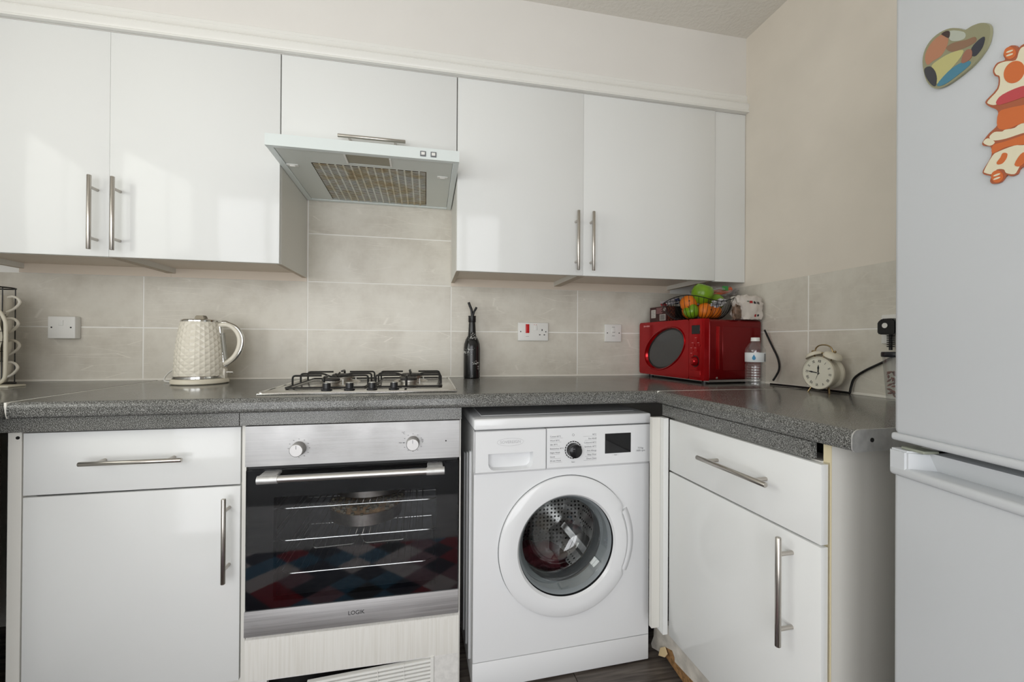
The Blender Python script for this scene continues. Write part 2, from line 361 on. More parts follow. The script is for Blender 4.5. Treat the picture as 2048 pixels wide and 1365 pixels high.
wall_unit(-1.247, -.7485, 'r', 'white gloss wall cabinet over the light switch and the stacked mugs')
wall_unit(-.7485, -.249, 'l', 'white gloss wall cabinet above the cream kettle')
wall_unit(.3525, .849, 'r', 'white gloss wall cabinet above the black oil bottle and cooker switch')
wall_unit(.849, 1.437, 'l', 'wide white gloss wall cabinet above the red microwave')
f = tag(obj('filler_panel', B(1.4385, 1.5855, -.337, -.319, ZU0-.002, ZU1, .0008, 1), white_gloss), 'narrow white corner filler panel beside the wall cabinet against right wall', 'panel')
t = thing('bridging_cabinet', 'short white cabinet above the cooker hood with a horizontal handle', 'cabinet', (-.249, -.341, 1.716)); h = ZU1-1.716; w = .6015
b = bmesh.new(); box(b, .0005, .016, .0195, .337, 0, h); box(b, w-.016, w-.0005, .0195, .337, 0, h); box(b, .016, w-.016, .0195, .337, 0, .016); box(b, .016, w-.016, .0195, .337, h-.016, h)
obj('carcass', b, carc_beige, t); d = obj('door', B(.002, w-.002, 0, .018, .0, h-.001, .0011, 2), white_gloss, t)
bar_handle(d, (.191, -.035, .061), (.417, -.035, .061), .036)

# cooker hood
hd = thing('cooker_hood', 'white slimline cooker hood with a greasy slotted filter over the hob', 'hood', (-.2485, -.488, 1.675), rot=(math.radians(-1.55), 0, 0))
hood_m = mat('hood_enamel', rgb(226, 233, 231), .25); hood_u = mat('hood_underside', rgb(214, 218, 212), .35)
b = bmesh.new(); w, dp = .5985, .485
prism(b, [(0, 0), (.016, 0), (.016, .012), (.02, .033), (0, .037)], 'x', 0, w)
box(b, 0, .02, .016, dp, .0, .033, .001, 1); box(b, w-.02, w, .016, dp, 0, .033, .001, 1); box(b, .02, w-.02, dp-.016, dp, 0, .033); box(b, .02, w-.02, .016, dp-.016, .027, .033)
obj('housing', b, hood_m, hd)
px0, px1, py0, py1 = .021, w-.021, .0165, dp-.0165; fx0, fx1, fy0, fy1 = .106, .490, .110, .462
lx0, lx1, ly0, ly1 = .225, .374, .027, .092
pb = bmesh.new()
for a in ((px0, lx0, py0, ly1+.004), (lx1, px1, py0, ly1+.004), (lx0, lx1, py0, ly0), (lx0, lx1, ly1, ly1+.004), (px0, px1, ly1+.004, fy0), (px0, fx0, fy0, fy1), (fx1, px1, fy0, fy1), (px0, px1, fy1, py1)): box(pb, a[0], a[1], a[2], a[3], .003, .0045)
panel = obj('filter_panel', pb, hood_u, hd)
g = bmesh.new(); nc, nr = 15, 29; pc = (fx1-fx0)/nc; pr = (fy1-fy0)/nr
for i in range(1, nc): box(g, fx0+i*pc-.0028, fx0+i*pc+.0028, fy0, fy1, .003, .0045)
for j in range(1, nr):
    for i in range(nc): box(g, fx0+i*pc+.0028, fx0+(i+1)*pc-.0028, fy0+j*pr-.0021, fy0+j*pr+.0021, .0032, .0042)
gm = mat('greasy_enamel', rgb(212, 214, 206), .4); N, K, pb_ = nodes(gm); ge = N.new('ShaderNodeNewGeometry'); nz = N.new('ShaderNodeTexNoise'); nz.inputs['Scale'].default_value = 14; nz.inputs['Detail'].default_value = 5; K.new(ge.outputs['Position'], nz.inputs['Vector'])
cr = ramp(N, [(.44, rgb(212, 213, 204)), (.60, rgb(198, 186, 154)), (.76, rgb(156, 122, 74))]); K.new(nz.outputs['Fac'], cr.inputs[0]); K.new(cr.outputs[0], pb_.inputs['Base Color'])
gr = obj('filter_slots', g, gm, panel); gr['kind'] = 'stuff'
obj('grease_filter', B(fx0-.01, fx1+.01, fy0-.01, fy1+.01, .012, .016), mat('greasy_filter', rgb(112, 84, 44), .7, noise=(16, .85)), hd)
for q in (lx0, lx1-.006): obj('lamp_surround', B(q, q+.006, ly0, ly1, .001, .006), plast_w, hd)
obj('lamp_lens', B(lx0+.006, lx1-.006, ly0+.001, ly1-.001, .004, .006, .001, 1), mat('smoked_lens', rgb(150, 144, 124), .3), hd)
for cx in (.040, .548):
    b = bmesh.new(); box(b, cx-.019, cx+.019, .134, .150, 0, .003, .001, 1); box(b, cx-.009, cx+.009, .139, .1465, -.003, 0, .001, 1); obj('filter_latch', b, plast_w, hd)
for cx in (.479, .513):
    s = obj('rocker_switch', B(cx-.0095, cx+.0095, -.002, .001, .008, .026, .0008, 1), plast_g, hd); obj('rocker', B(cx-.006, cx+.006, -.004, -.002, .012, .022, .0008, 1), plast_w, s)

# ------------------------------------------------------------------ worktops
def nose_profile(front, back, z0=.87, z1=.91):
    p = [(back, z0), (front+.010, z0)]
    for i in range(1, 7): a = i/6*PI/2; p.append((front+.010-.010*math.sin(a), z0+.010-.010*math.cos(a)))
    for i in range(0, 9): a = i/8*PI/2; p.append((front+.016-.016*math.cos(a), z1-.016+.016*math.sin(a)))
    return p+[(back, z1)]
wt = tag(obj('worktop', prism(bmesh.new(), nose_profile(-.637, -.001), 'x', -.7765, 1.5835), worktop_m), 'speckled grey laminate worktop carrying the hob and the kettle', 'worktop')
wl = tag(obj('worktop', prism(bmesh.new(), [(-x, z) for x, z in nose_profile(.782, 1.399)], 'y', -2.3, -.001), worktop_m), 'speckled grey laminate worktop under the stacked mugs, along the left wall', 'worktop')
obj('joint_seal', prism(bmesh.new(), [(-.7819, .9102), (-.7766, .9102), (-.7766, .870), (-.7800, .885), (-.7819, .900)], 'y', -.6365, -.001), silicone, wt)
RA = math.radians(1.7)
RR = (0.0, 0.0, -PI/2+RA)                                   # local x runs towards the room, local y into the right-hand run
wr_ = thing('worktop', 'speckled grey laminate worktop with aluminium end strip, carrying the alarm clock', 'worktop', (.9935, -.6395, 0), RR[2])
def skew(b):
    for v in b.verts:
        if v.co.x < .01: v.co.x += v.co.y*math.tan(RA)
    return b
obj('slab', skew(prism(bmesh.new(), nose_profile(0, .572), 'x', .001, .640)), worktop_m, wr_)
obj('joint_seal', skew(B(-.0015, .0012, .004, .57, .872, .9104, .0005, 1)), silicone, wr_)
b = prism(bmesh.new(), [(p[0]+.0, p[1]) for p in nose_profile(-.001, .5715, .8695, .9112)], 'x', .640, .6425); es = obj('end_strip', b, alu, wr_)
b = bmesh.new(); lathe(b, [(.0, -.0005), (.0042, -.0005), (.0042, .0005), (0, .0005)], 12); xf(b, Matrix.Translation((.643, .045, .891)) @ Matrix.Rotation(PI/2, 4, 'Y')); obj('screw', b, dark_hole, es)
# speckled strips under the worktop nose
tag(obj('worktop_fascia', B(-.806, -.2605, -.621, -.605, .8325, .8688, .0008, 1), worktop_m), 'speckled grey strip under the worktop above the left drawer', 'panel')
tag(obj('worktop_fascia', B(-.2595, .3525, -.621, -.605, .8325, .8688, .0008, 1), worktop_m), 'speckled grey strip under the worktop above the oven', 'panel')
fr_ = thing('worktop_fascia', 'speckled grey strip under the worktop beside the washing machine', 'panel', (.998, -.69, 0), RR[2])
obj('strip', B(-.03, .5, .006, .022, .8330, .8688, .0008, 1), worktop_m, fr_)

# ------------------------------------------------------------------ base cabinets (local: x along the front, y into the unit, z up)
def base_unit(loc, rz, w, label, dz, hd_, hv, depth=.55, group=None, edge=True):
    """dz=(door_bottom, door_top, drawer_bottom, drawer_top); hd_=(x0,x1,z) drawer bar; hv=(x,z0,z1) door bar"""
    t = thing('base_cabinet', label, 'cabinet', loc, rz, group)
    b = bmesh.new(); z0 = dz[0]-.004; z1 = .832
    box(b, 0, .017, .0195, depth, z0, z1); box(b, w-.017, w, .0195, depth, z0, z1); box(b, .017, w-.017, .0195, depth, z0, z0+.016); box(b, .017, w-.017, depth-.01, depth, z0+.016, z1)
    box(b, .017, w-.017, .0195, .08, .815, .831)
    obj('carcass', b, white_satin, t)
    d = obj('door', B(.002, w-.002, 0, .018, dz[0], dz[1], .0011, 2), white_gloss, t); bar_handle(d, (hv[0], -.036, hv[1]), (hv[0], -.036, hv[2]), .037)
    d = obj('drawer_front', B(.002, w-.002, 0, .018, dz[2], dz[3], .0011, 2), white_gloss, t); bar_handle(d, (hd_[0], -.036, hd_[2]), (hd_[1], -.036, hd_[2]), .037)
    return t
c1 = base_unit((-.771, -.600, 0), 0, .509, 'white base cabinet with drawer, left of the oven', (.115, .660, .665, .826), (.146, .379, .749), (.480, .407, .638))
obj('plinth', B(0, .509, .05, .066, 0, .111), white_satin, c1)
p = thing('corner_post', 'white corner post with black screw hole beside the left base cabinet', 'post', (-.802, -.600, 0))
obj('post', B(0, .0295, 0, .03, .0, .829, .0008, 1), white_satin, p)
b = L([(0, -.0012), (.0042, -.0012), (.0042, 0), (0, 0)], 14, (.0215, 0, .815), 'y'); obj('screw_hole', b, dark_hole, p)
for i, yy in enumerate((-1.24, -1.86)):
    base_unit((-.802, yy, 0), PI/2, .60, ['white base cabinet along the left wall, next to the corner post', 'white base cabinet along the left wall, further from the corner post'][i], (.115, .660, .665, .826), (.18, .41, .749), (.03, .407, .638), group='base cabinets of the left run')
cR = base_unit((.998+.018*math.sin(RA), -.69-.018, 0), RR[2], .512, 'white gloss base cabinet with drawer, right of the washing machine', (.150, .664, .669, .829), (.182, .412, .759), (.445, .43, .66), .56)
b = bmesh.new(); box(b, .5125, .5145, .021, .56, .146, .867); obj('side_panel', b, white_satin, cR); obj('edge_band', B(.498, .5145, .0195, .0208, .146, .867), mat('raw_edge', rgb(214, 202, 168), .7), cR)
# chewed plinth under it
cM = Matrix.Translation(cR.location) @ Matrix.Rotation(RR[2], 4, 'Z'); cMi = cM.inverted(); cn = cM.to_3x3() @ Vector((0, 1, 0))
def cl(p, d): q = cMi @ onP(900+.2539*p[0], 1200+.2539*p[1], cM @ Vector((0, d, 0)), cn); return (q.x, max(q.z, .001))
front = [cl(p, .030) for p in ((1612, 205), (1604, 290), (1584, 345), (1590, 378), (1650, 412), (1690, 372), (1750, 402), (1768, 455), (1770, 490), (1850, 578), (1930, 662))]
front[0] = (front[0][0], .1455); front += [(front[-1][0]+.06, .006), (.512, .003), (.512, .1455)]
pl = obj('plinth', prism(bmesh.new(), front, 'y', .030, .043), mat('dirty_plinth_laminate', rgb(206, 200, 190), .6, noise=(25, .3)), cR)
b = prism(bmesh.new(), [cl(p, .032) for p in ((1688, 366), (1752, 398), (1770, 455), (1774, 490), (1854, 576), (1935, 660), (1945, 690), (1850, 670), (1700, 452), (1716, 425))], 'y', .0315, .036); obj('chewed_chipboard', b, mat('swollen_chipboard', rgb(150, 112, 70), .95, noise=(90, .5), bump=(150, .8)), pl)
b = prism(bmesh.new(), [cl(p, .026) for p in ((1660, 378), (1695, 372), (1715, 430), (1695, 455), (1645, 440))], 'y', .024, .0262); obj('peeled_flake', b, mat('flake', rgb(222, 198, 154), .8), pl)
po = thing('corner_post', 'white corner post between the washing machine and the right base cabinet', 'post', (.952, -.706, 0))
b = bmesh.new(); box(b, 0, .028, .018, .034, .162, .832, .0006, 1); obj('front_panel', b, white_satin, po)
b = bmesh.new(); box(b, .0285, .0455, -.001, .034, .150, .832, .0006, 1); xf(b, Matrix.Identity(4)); obj('side_panel', b, white_gloss, po)
# ------------------------------------------------------------------ oven housing, kick panel and vent
oh = thing('oven_housing', 'white housing unit under the oven with woodgrain kick panel and broken vent', 'cabinet', (-.2600, -.600, 0))
b = bmesh.new(); box(b, 0, .0105, .0, .56, .0, .832); box(b, .6085, .6125, .0, .56, .0, .832); box(b, .0105, .6085, .02, .56, .2, .216); box(b, .0105, .6085, .55, .56, .216, .83)
obj('carcass', b, white_satin, oh)
b = prism(bmesh.new(), [(-.007, .112), (-.007, .218), (-.005, .226), (.008, .2345), (.012, .2345), (.012, .112)], 'x', .0125, .6085); obj('kick_panel', b, grain_m, oh)
b = bmesh.new(); ox0, ox1, oz0, oz1 = .070, .532, .012, .108
for a in ((.0125, ox0, 0, .1115), (ox1, .6085, 0, .1115), (ox0, ox1, 0, oz0), (ox0, ox1, oz1, .1115)): box(b, a[0], a[1], -.006, .010, a[2], a[3])
pl = obj('plinth', b, mat('scuffed_white_board', rgb(232, 230, 226), .5, noise=(70, .12)), oh)
obj('vent_void', B(ox0-.01, ox1+.01, .06, .062, 0, .112), dark_hole, oh)
vg = obj('vent_frame', bmesh.new(), plast_w, oh)
b = bmesh.new(); box(b, .524, .534, -.011, -.007, .010, .112); box(b, .515, .535, -.0115, -.009, .018, .030, .002, 1); 
me = vg.data; b.to_mesh(me); b.free()
vp = Vector((.528, 0, .104)); RV = Matrix.Translation(vp) @ Matrix.Rotation(math.radians(3.0), 4, 'Y').inverted() @ Matrix.Translation(-vp)
sl = None
for i in range(8):
    z = .1015-i*.0116
    b = prism(bmesh.new(), [(-.0095, z-.0035), (-.0085, z+.0025), (.002, z+.0045), (.001, z-.0015)], 'x', .175-.012*i if i < 4 else .12, .524); xf(b, RV); obj('slat', b, plast_w, vg)
for x in (.37, .445): obj('vent_bar', xf(B(x-.001, x+.001, -.0105, -.0085, .012, .108), RV), plast_w, vg)

# ------------------------------------------------------------------ built-in oven
ov = thing('oven', 'built-in stainless steel oven with black glass door, baking tins inside', 'oven', (-.2480, -.612, .2387))
b = bmesh.new()
prism(b, [(0, .4765), (.0, .5895), (.003, .5925), (.02, .5925), (.02, .4765)], 'x', 0, .595); cp = obj('control_panel', b, oven_steel, ov)
obj('shadow_gap', B(.004, .591, .012, .03, .466, .478), black_p, ov)
for i, (kx, kz) in enumerate(((.139, .5235), (.456, .5265))):
    k = obj('knob', L([(0, -.030), (.0165, -.030), (.018, -.0285), (.0185, -.006), (.0195, -.004), (.0195, 0), (0, 0)], 36, (kx, 0, kz), 'y'), mat('knob_silver', (.52, .51, .50, 1), .45, 1), cp)
    b = bmesh.new(); box(b, kx-.0006, kx+.0006, -.0306, -.03, kz+.004, kz+.014); obj('pointer', b, print_grey, k)
    b = bmesh.new()
    for j in range(12):
        a = 2*PI*j/12; box(b, kx+.028*math.cos(a)-.0015, kx+.028*math.cos(a)+.0015, -.0004, .0, kz+.026*math.sin(a)-.0006, kz+.026*math.sin(a)+.0006)
    obj('dial_marks', b, print_dark, cp)
text('dial_lettering', '°C', .009, print_dark, cp, (.428, -.0004, .556)); text('dial_lettering', 'MIN   50', .005, print_dark, cp, (.424, -.0004, .527)); text('dial_lettering', '200\n150', .005, print_dark, cp, (.483, -.0004, .532))
obj('indicator_lamp', L([(0, -.0005), (.0022, -.0005), (.0022, .0005), (0, .0005)], 12, (.554, 0, .528), 'y'), dark_hole, cp)
# door
wx0, wx1, wz0, wz1 = .073, .527, .092, .386
b = bmesh.new()
for a in ((.003, wx0, .072, .466), (wx1, .592, .072, .466), (wx0, wx1, .072, wz0), (wx0, wx1, wz1, .466)): box(b, a[0], a[1], .004, .030, a[2], a[3])
dr = obj('door', b, mat('oven_black_glass_backing', rgb(12, 12, 13), .25), ov)
obj('door_glass', B(.002, .593, .0, .0035, .072, .466, .001, 1), oven_glass, dr)
st = obj('door_strip', B(.0, .595, -.001, .03, .0, .0715, .0015, 2), strip_steel, dr)
text('lettering', 'LOGIK', .0165, print_dark, dr, (.298, -.0014, .0365), sx=.95)
b = bmesh.new(); tube(b, [(.098, -.045, .4515), (.497, -.045, .4515)], .0095, 20); hn = obj('handle', b, mat('handle_satin', (.62, .61, .59, 1), .33, 1), dr)
for x0, x1 in ((.047, .0985), (.4965, .548)):
    b = bmesh.new(); tube(b, [(x0, -.045, .4515), (x1, -.045, .4515)], .0112, 20)
    box(b, x0+.002, x1-.004, -.045, .004, .4545, .4627, .002, 1); obj('handle_mount', b, alu, hn)
# cavity
b = bmesh.new(); x0, x1, y0, y1, z0, z1 = .055, .540, .032, .45, .062, .412
box(b, x0-.008, x0, y0, y1, z0, z1); box(b, x1, x1+.008, y0, y1, z0, z1); box(b, x0, x1, y0, y1, z0-.008, z0); box(b, x0, x1, y0, y1, z1, z1+.008); box(b, x0-.008, x1+.008, y1, y1+.008, z0-.008, z1+.008)
cav = obj('cavity', b, mat('oven_enamel', rgb(92, 92, 94), .3, noise=(30, .3)), ov)
rod_m = mat('rack_wire', (.72, .71, .68, 1), .22, 1)
for zz in (.145, .165, .245, .265, .325, .345):
    for xx in (x0+.004, x1-.004): b = tube(bmesh.new(), [(xx, .06, zz), (xx, .43, zz)], .002, 6); obj('shelf_support', b, rod_m, cav)
def rack(z, x0, x1, yf, yb, label, n, dip=False):
    t = thing('oven_rack', label, 'rack', (ov.location.x, ov.location.y, ov.location.z+z), group='wire racks in the oven')
    b = tube(bmesh.new(), fillet([(x0, yf+.02, 0), (x0+.025, yf, .0), (x1-.025, yf, .0), (x1, yf+.02, .0)], .01), .0022, 8); tube(b, [(x0, yb, 0), (x1, yb, 0)], .0022, 8); tube(b, [(x0, yf+.02, 0), (x0, yb, 0)], .0022, 8); tube(b, [(x1, yf+.02, 0), (x1, yb, 0)], .0022, 8)
    obj('rim', b, rod_m, t); rd = None
    for i in range(n):
        x = x0+.05+(x1-x0-.10)*i/(n-1)
        if rd is None: rd = o = obj('rod', tube(bmesh.new(), [(0, yf-.002, .003), (0, yb, .003)], .0016, 6), rod_m, t)
        else: o = rd.copy(); COL.objects.link(o); o.parent = t
        o.location = (x, 0, 0)
    if dip:
        b = tube(bmesh.new(), fillet([(.17, yf-.002, 0), (.17, yf-.002, -.028), (.285, yf-.004, -.024), (.296, yf-.004, .001), (.304, yf-.004, .001), (.315, yf-.004, -.024), (.43, yf-.002, -.024), (.43, yf-.002, 0)], .008), .0016, 6); obj('pull_stop', b, rod_m, t)
    return t
rack(.337, .060, .535, .045, .40, 'upper wire rack in the oven holding the upper tin', 20)
rack(.243, .060, .535, .045, .40, 'middle wire rack in the oven with a dipped pull stop', 20, True)
rack(.143, .075, .520, .050, .40, 'lowest wire rack in the oven, with nothing on it', 18)
tin_m = mat('worn_tin', (.55, .50, .46, 1), .3, 1, noise=(40, .25))
def tin(cx, cy, z, r, h, label, fill=False):
    t = thing('cake_tin', label, 'tin', (ov.location.x+cx, ov.location.y+cy, ov.location.z+z), group='baking tins in the oven')
    obj('tin', L([(0, 0), (r*.97, 0), (r, .003), (r, h-.003), (r+.004, h-.002), (r+.004, h), (r-.002, h), (r-.002, .004), (0, .004)], 56), tin_m, t)
    if fill:
        random.seed(3); b = bmesh.new()
        for k in range(260):
            a = random.random()*2*PI; q = r*(.55+.5*random.random()); zz = h+random.random()*.026
            s = .0025+.004*random.random(); box(b, q*math.cos(a)-s, q*math.cos(a)+s, q*math.sin(a)-s, q*math.sin(a)+s, zz-s*.7, zz+s*.7)
        c = obj('burnt_crumbs', b, mat('burnt_crumbs', rgb(120, 112, 92), .9, noise=(240, .9)), t); c['kind'] = 'stuff'
        obj('baked_filling', L([(0, h+.022), (r*.8, h+.018), (r*.94, h+.004), (r*.96, h-.004), (0, h-.005)], 40), mat('baked_crust', rgb(158, 124, 84), .9, noise=(60, .6)), t)
    return t
tin(.300, .20, .2476, .115, .040, 'round tin with burnt crumbs, on the middle oven rack', True)
tin(.315, .19, .3416, .118, .034, 'round tin on the upper oven rack, empty and shiny')

# ------------------------------------------------------------------ washing machine
wm = thing('washing_machine', 'white front-loading washing machine with round porthole door under the worktop', 'washing machine', (.389, -.632, 0), math.radians(2))
ww, wd, cx, cz = .596, .55, .302, .419
b = bmesh.new()
hole_plate(b, 0, ww, .0905, .672, cx, cz, .168, 0, 64)
for x in (0, ww):
    box(b, x-.0005 if x else 0, x+.0 if x else .001, 0.0, wd, .012, .800)
box(b, 0, ww, wd-.002, wd, .012, .80); box(b, 0, ww, 0, wd, .012, .014); box(b, .0, ww, .03, wd, .796, .799)
obj('body', b, enamel, wm)
b = bmesh.new()
for i, yy in enumerate((.06, .13, .2)): box(b, -.004, .0, yy, yy+.02, .06, .72-.02*i, .003, 2)
obj('side_ribs', b, enamel, wm)
b = bmesh.new(); box(b, -.001, ww+.001, -.010, wd, .8005, .834, .006, 3); tl = obj('top_lid', b, enamel, wm)
box(bt := bmesh.new(), .03, ww-.03, .05, wd-.03, .8335, .8355, .001, 1); obj('lid_panel', bt, enamel, tl)
obj('kick_panel', B(.0, ww, -.0015, .012, .006, .0885, .002, 2), enamel, wm)
fx = .2285
# detergent drawer with a scooped grip
def rect(x0, x1, z0, z1): return [(x0, z0), (x1, z0), (x1, z1), (x0, z1)]
def poly_plate(b, outer, inner, y):
    O = [b.verts.new((x, y, z)) for x, z in outer]; I = [b.verts.new((x, y, z)) for x, z in inner]
    E = [b.edges.new((O[i], O[(i+1) % len(O)])) for i in range(len(O))]+[b.edges.new((I[i], I[(i+1) % len(I)])) for i in range(len(I))]
    bmesh.ops.triangle_fill(b, use_beauty=True, edges=E); return I
inner = [(.043, .7275)]+[(.043+.02*(1-math.cos(a)), .698-.022*math.sin(a)) for a in (0, .5, 1.0, 1.4)]+[(.114, .6745)]+[(.185-.02*(1-math.cos(a)), .698-.022*math.sin(a)) for a in (1.4, 1.0, .5, 0)]+[(.185, .7275)]
b = bmesh.new(); I = poly_plate(b, rect(.001, fx-.001, .672, .7975), inner, -.012)
J = [b.verts.new((.114+(x-.114)*.96, .014, .702+(z-.702)*.9)) for x, z in inner]; n = len(I); fs = [b.faces.new(J)]
for i in range(n): fs.append(b.faces.new((I[i], I[(i+1) % n], J[(i+1) % n], J[i])))
box(b, .001, .003, -.012, .02, .672, .7975); box(b, fx-.003, fx-.001, -.012, .02, .672, .7975); box(b, .001, fx-.001, -.012, .02, .796, .7975); prism(b, [(-.012, .672), (-.012, .6725), (.0, .664), (.0, .6635)], 'x', .001, fx-.001)
bmesh.ops.recalc_face_normals(b, faces=list(b.faces)); dd = obj('detergent_drawer', b, enamel, wm)
t_ = text('lettering', 'SOVEREIGN', .0125, mat('silver_print', (.55, .55, .56, 1), .4), dd, (.112, -.0124, .7615), sx=1.0)
ring = [(.112+.042*math.cos(2*PI*i/40), -.0122, .7615+.0115*math.sin(2*PI*i/40)) for i in range(40)]
obj('logo_oval', tube(bmesh.new(), ring, .0004, 5, True), MATS['silver_print'], dd)
b = bmesh.new(); prism(b, [(-.012, .674), (-.012, .7975), (.02, .7975), (.02, .664), (.0, .664)], 'x', fx+.001, ww+.001); cpn = obj('control_panel', b, enamel, wm)
kx, kz = .318, .7265
b = bmesh.new()
for i in range(20):
    a = 2*PI*i/20; s = len(b.verts); box(b, .0255, .0285, -.0008, 0, -.0032, .0032); b.verts.ensure_lookup_table(); xf(b, Matrix.Translation((kx, -.012, kz)) @ Matrix.Rotation(a, 4, 'Y'), s)
obj('dial_ring', b, print_dark, cpn)
dl = obj('dial', L([(0, -.026), (.017, -.026), (.021, -.023), (.0225, -.004), (.0225, 0), (0, 0)], 40, (kx, -.012, kz), 'y'), mat('dial_black', rgb(26, 26, 28), .22), cpn)
obj('dial_pointer', B(kx-.012, kx-.004, -.0386, -.038, kz+.008, kz+.0095), print_grey, dl)
le = ['Cotton 60°C', 'Wool 30°C', 'Silk 30°C', 'Bedclothes 30°C', 'Night Wash', 'Quick', '30 min Wash']
re = ['90°C', 'Eco 40-60', 'Coloured 40°C', 'Synthetic 40°C', 'Anti Allergy', 'Baby Wear', 'Drum Clean']
lb = bmesh.new()
for i in range(7):
    z = .7715-.0128*i; text('lettering', le[i], .0068, print_grey, cpn, (.240, -.0122, z), align='LEFT'); text('lettering', re[i], .0068, print_grey, cpn, (.398, -.0122, z+.001), align='RIGHT')
    box(lb, .240, .283-.012*abs(math.sin(i*.5)), -.0123, -.012, z-.0054, z-.0050); box(lb, .352+.012*abs(math.sin(i*.5)), .398, -.0123, -.012, z-.0044, z-.0040)
obj('rule_lines', lb, print_grey, cpn)
text('lettering', 'Start', .006, print_grey, cpn, (kx, -.0122, .6875)); text('lettering', '○', .010, print_grey, cpn, (kx, -.0122, .7735))
obj('display', B(.428, .521, -.0128, -.011, .708, .773, .001, 1), mat('display_black', rgb(22, 22, 24), .06), cpn)
text('lettering', '7.0 kg\n1400 rpm', .0085, print_grey, cpn, (.556, -.0123, .716)); text('lettering', '- - Start - -', .0055, print_grey, cpn, (.466, -.0123, .7025))
# porthole door
n = 120; b = bmesh.new(); rings = []
def RO(a):
    d = abs((a+PI) % (2*PI)-PI); k = math.radians(27)
    return .2235-.0135*max(0, min(1, (k+.02-d)/.03))
prof = [(0, 1, .0), (0, 1, -.010), (.12, .88, -.0145), (.55, .45, -.0165), (.90, .10, -.0145), (1, 0, -.006), (1, -.04, .012)]
for f, q, yy in prof:
    rings.append([b.verts.new((cx+(RO(a)*q+.160*f)*math.cos(a), yy, cz+(RO(a)*q+.160*f)*math.sin(a))) for a in [2*PI*i/n for i in range(n)]] if f+q > .97 else None)
rings = [r for r in rings if r]; fs = []
for A, C_ in zip(rings, rings[1:]):
    for i in range(n): fs.append(b.faces.new((A[i], A[(i+1) % n], C_[(i+1) % n], C_[i])))
bmesh.ops.recalc_face_normals(b, faces=fs); wd_ = obj('door', b, enamel, wm, 30); obj('door_gap_shade', tube(bmesh.new(), [(cx+(RO(2*PI*i/96)+.0008)*math.cos(2*PI*i/96), -.0004, cz+(RO(2*PI*i/96)+.0008)*math.sin(2*PI*i/96)) for i in range(96)], .0012, 6, True), plast_g, wd_)  # thin grey ring painted in as the shade of the gap round the door
b = bmesh.new(); seg = 24; A = []
for i in range(seg+1):
    a = math.radians(-26.5+53*i/seg); A.append([b.verts.new((cx+r*math.cos(a), y, cz+r*math.sin(a))) for r, y in ((.2115, 0), (.2115, -.009), (.218, -.0105), (.228, -.007), (.236, 0))])
fs = []
for p, q in zip(A, A[1:]):
    for j in range(4): fs.append(b.faces.new((p[j], p[j+1], q[j+1], q[j])))
fs.append(b.faces.new(A[0])); fs.append(b.faces.new(A[-1][::-1])); bmesh.ops.recalc_face_normals(b, faces=fs); obj('door_catch_cover', b, enamel, wm)
obj('door_inner_ring', L([(.1605, .006), (.158, .001), (.152, .006), (.148, .020), (.140, .030), (.136, .040), (.138, .045)], 80, (cx, 0, cz), 'y'), mat('porthole_ring', rgb(132, 138, 141), .25), wd_)
obj('door_glass', L([(.154, .010), (.146, .016), (.136, .030), (.120, .052), (.110, .085), (.100, .108), (.07, .122), (0, .126)], 72, (cx, 0, cz), 'y'), porthole, wd_, 80)
obj('door_seal', L([(.170, .01), (.172, .030), (.158, .040), (.150, .055), (.156, .065), (.144, .078), (.139, .090), (.138, .100), (.150, .104)], 72, (cx, 0, cz), 'y'), mat('grey_rubber', rgb(86, 88, 90), .5), wm)
dm = mat('drum_steel', (.62, .61, .60, 1), .28, 1); N, K, pb_ = nodes(dm)
tc = N.new('ShaderNodeTexCoord'); vo = N.new('ShaderNodeTexVoronoi'); vo.inputs['Scale'].default_value = 62; vo.inputs['Randomness'].default_value = .15; K.new(tc.outputs['Object'], vo.inputs['Vector'])
cr = ramp(N, [(.26, (.02, .02, .02)), (.32, (.62, .61, .6))]); K.new(vo.outputs['Distance'], cr.inputs[0]); K.new(cr.outputs[0], pb_.inputs['Base Color'])
obj('drum', L([(.1385, .108), (.1415, .101), (.147, .104), (.175, .125), (.235, .135), (.238, .15), (.238, .40), (.225, .42), (.16, .425), (.15, .405), (0, .40)], 72, (cx, 0, cz), 'y'), dm, wm)
for k in range(3):
    a = math.radians(80+120*k); b = prism(bmesh.new(), [(-.035, 0), (-.012, .055), (.012, .055), (.035, 0)], 'y', .14, .40)
    xf(b, Matrix.Translation((cx+.232*math.cos(a), 0, cz+.232*math.sin(a))) @ Matrix.Rotation(-(a+PI/2), 4, 'Y')); obj('drum_paddle', b, mat('paddle_steel', (.6, .6, .6, 1), .25, 1), wm)
b = bmesh.new(); bmesh.ops.create_icosphere(b, subdivisions=4, radius=1)
from mathutils import noise as mn
for v in b.verts:
    k = 1+.35*mn.noise(v.co*2.2)+.12*mn.noise(v.co*6); v.co = Vector((v.co.x*.125*k, v.co.y*.09*k, v.co.z*.062*k))
ld = tag(obj('laundry', b, mat('dark_red_cloth', rgb(88, 20, 32), .9, noise=(18, .5))), 'crumpled dark red laundry inside the washing machine drum', 'clothing')
ld.location = wm.matrix_basis @ Vector((.255, .235, .252))

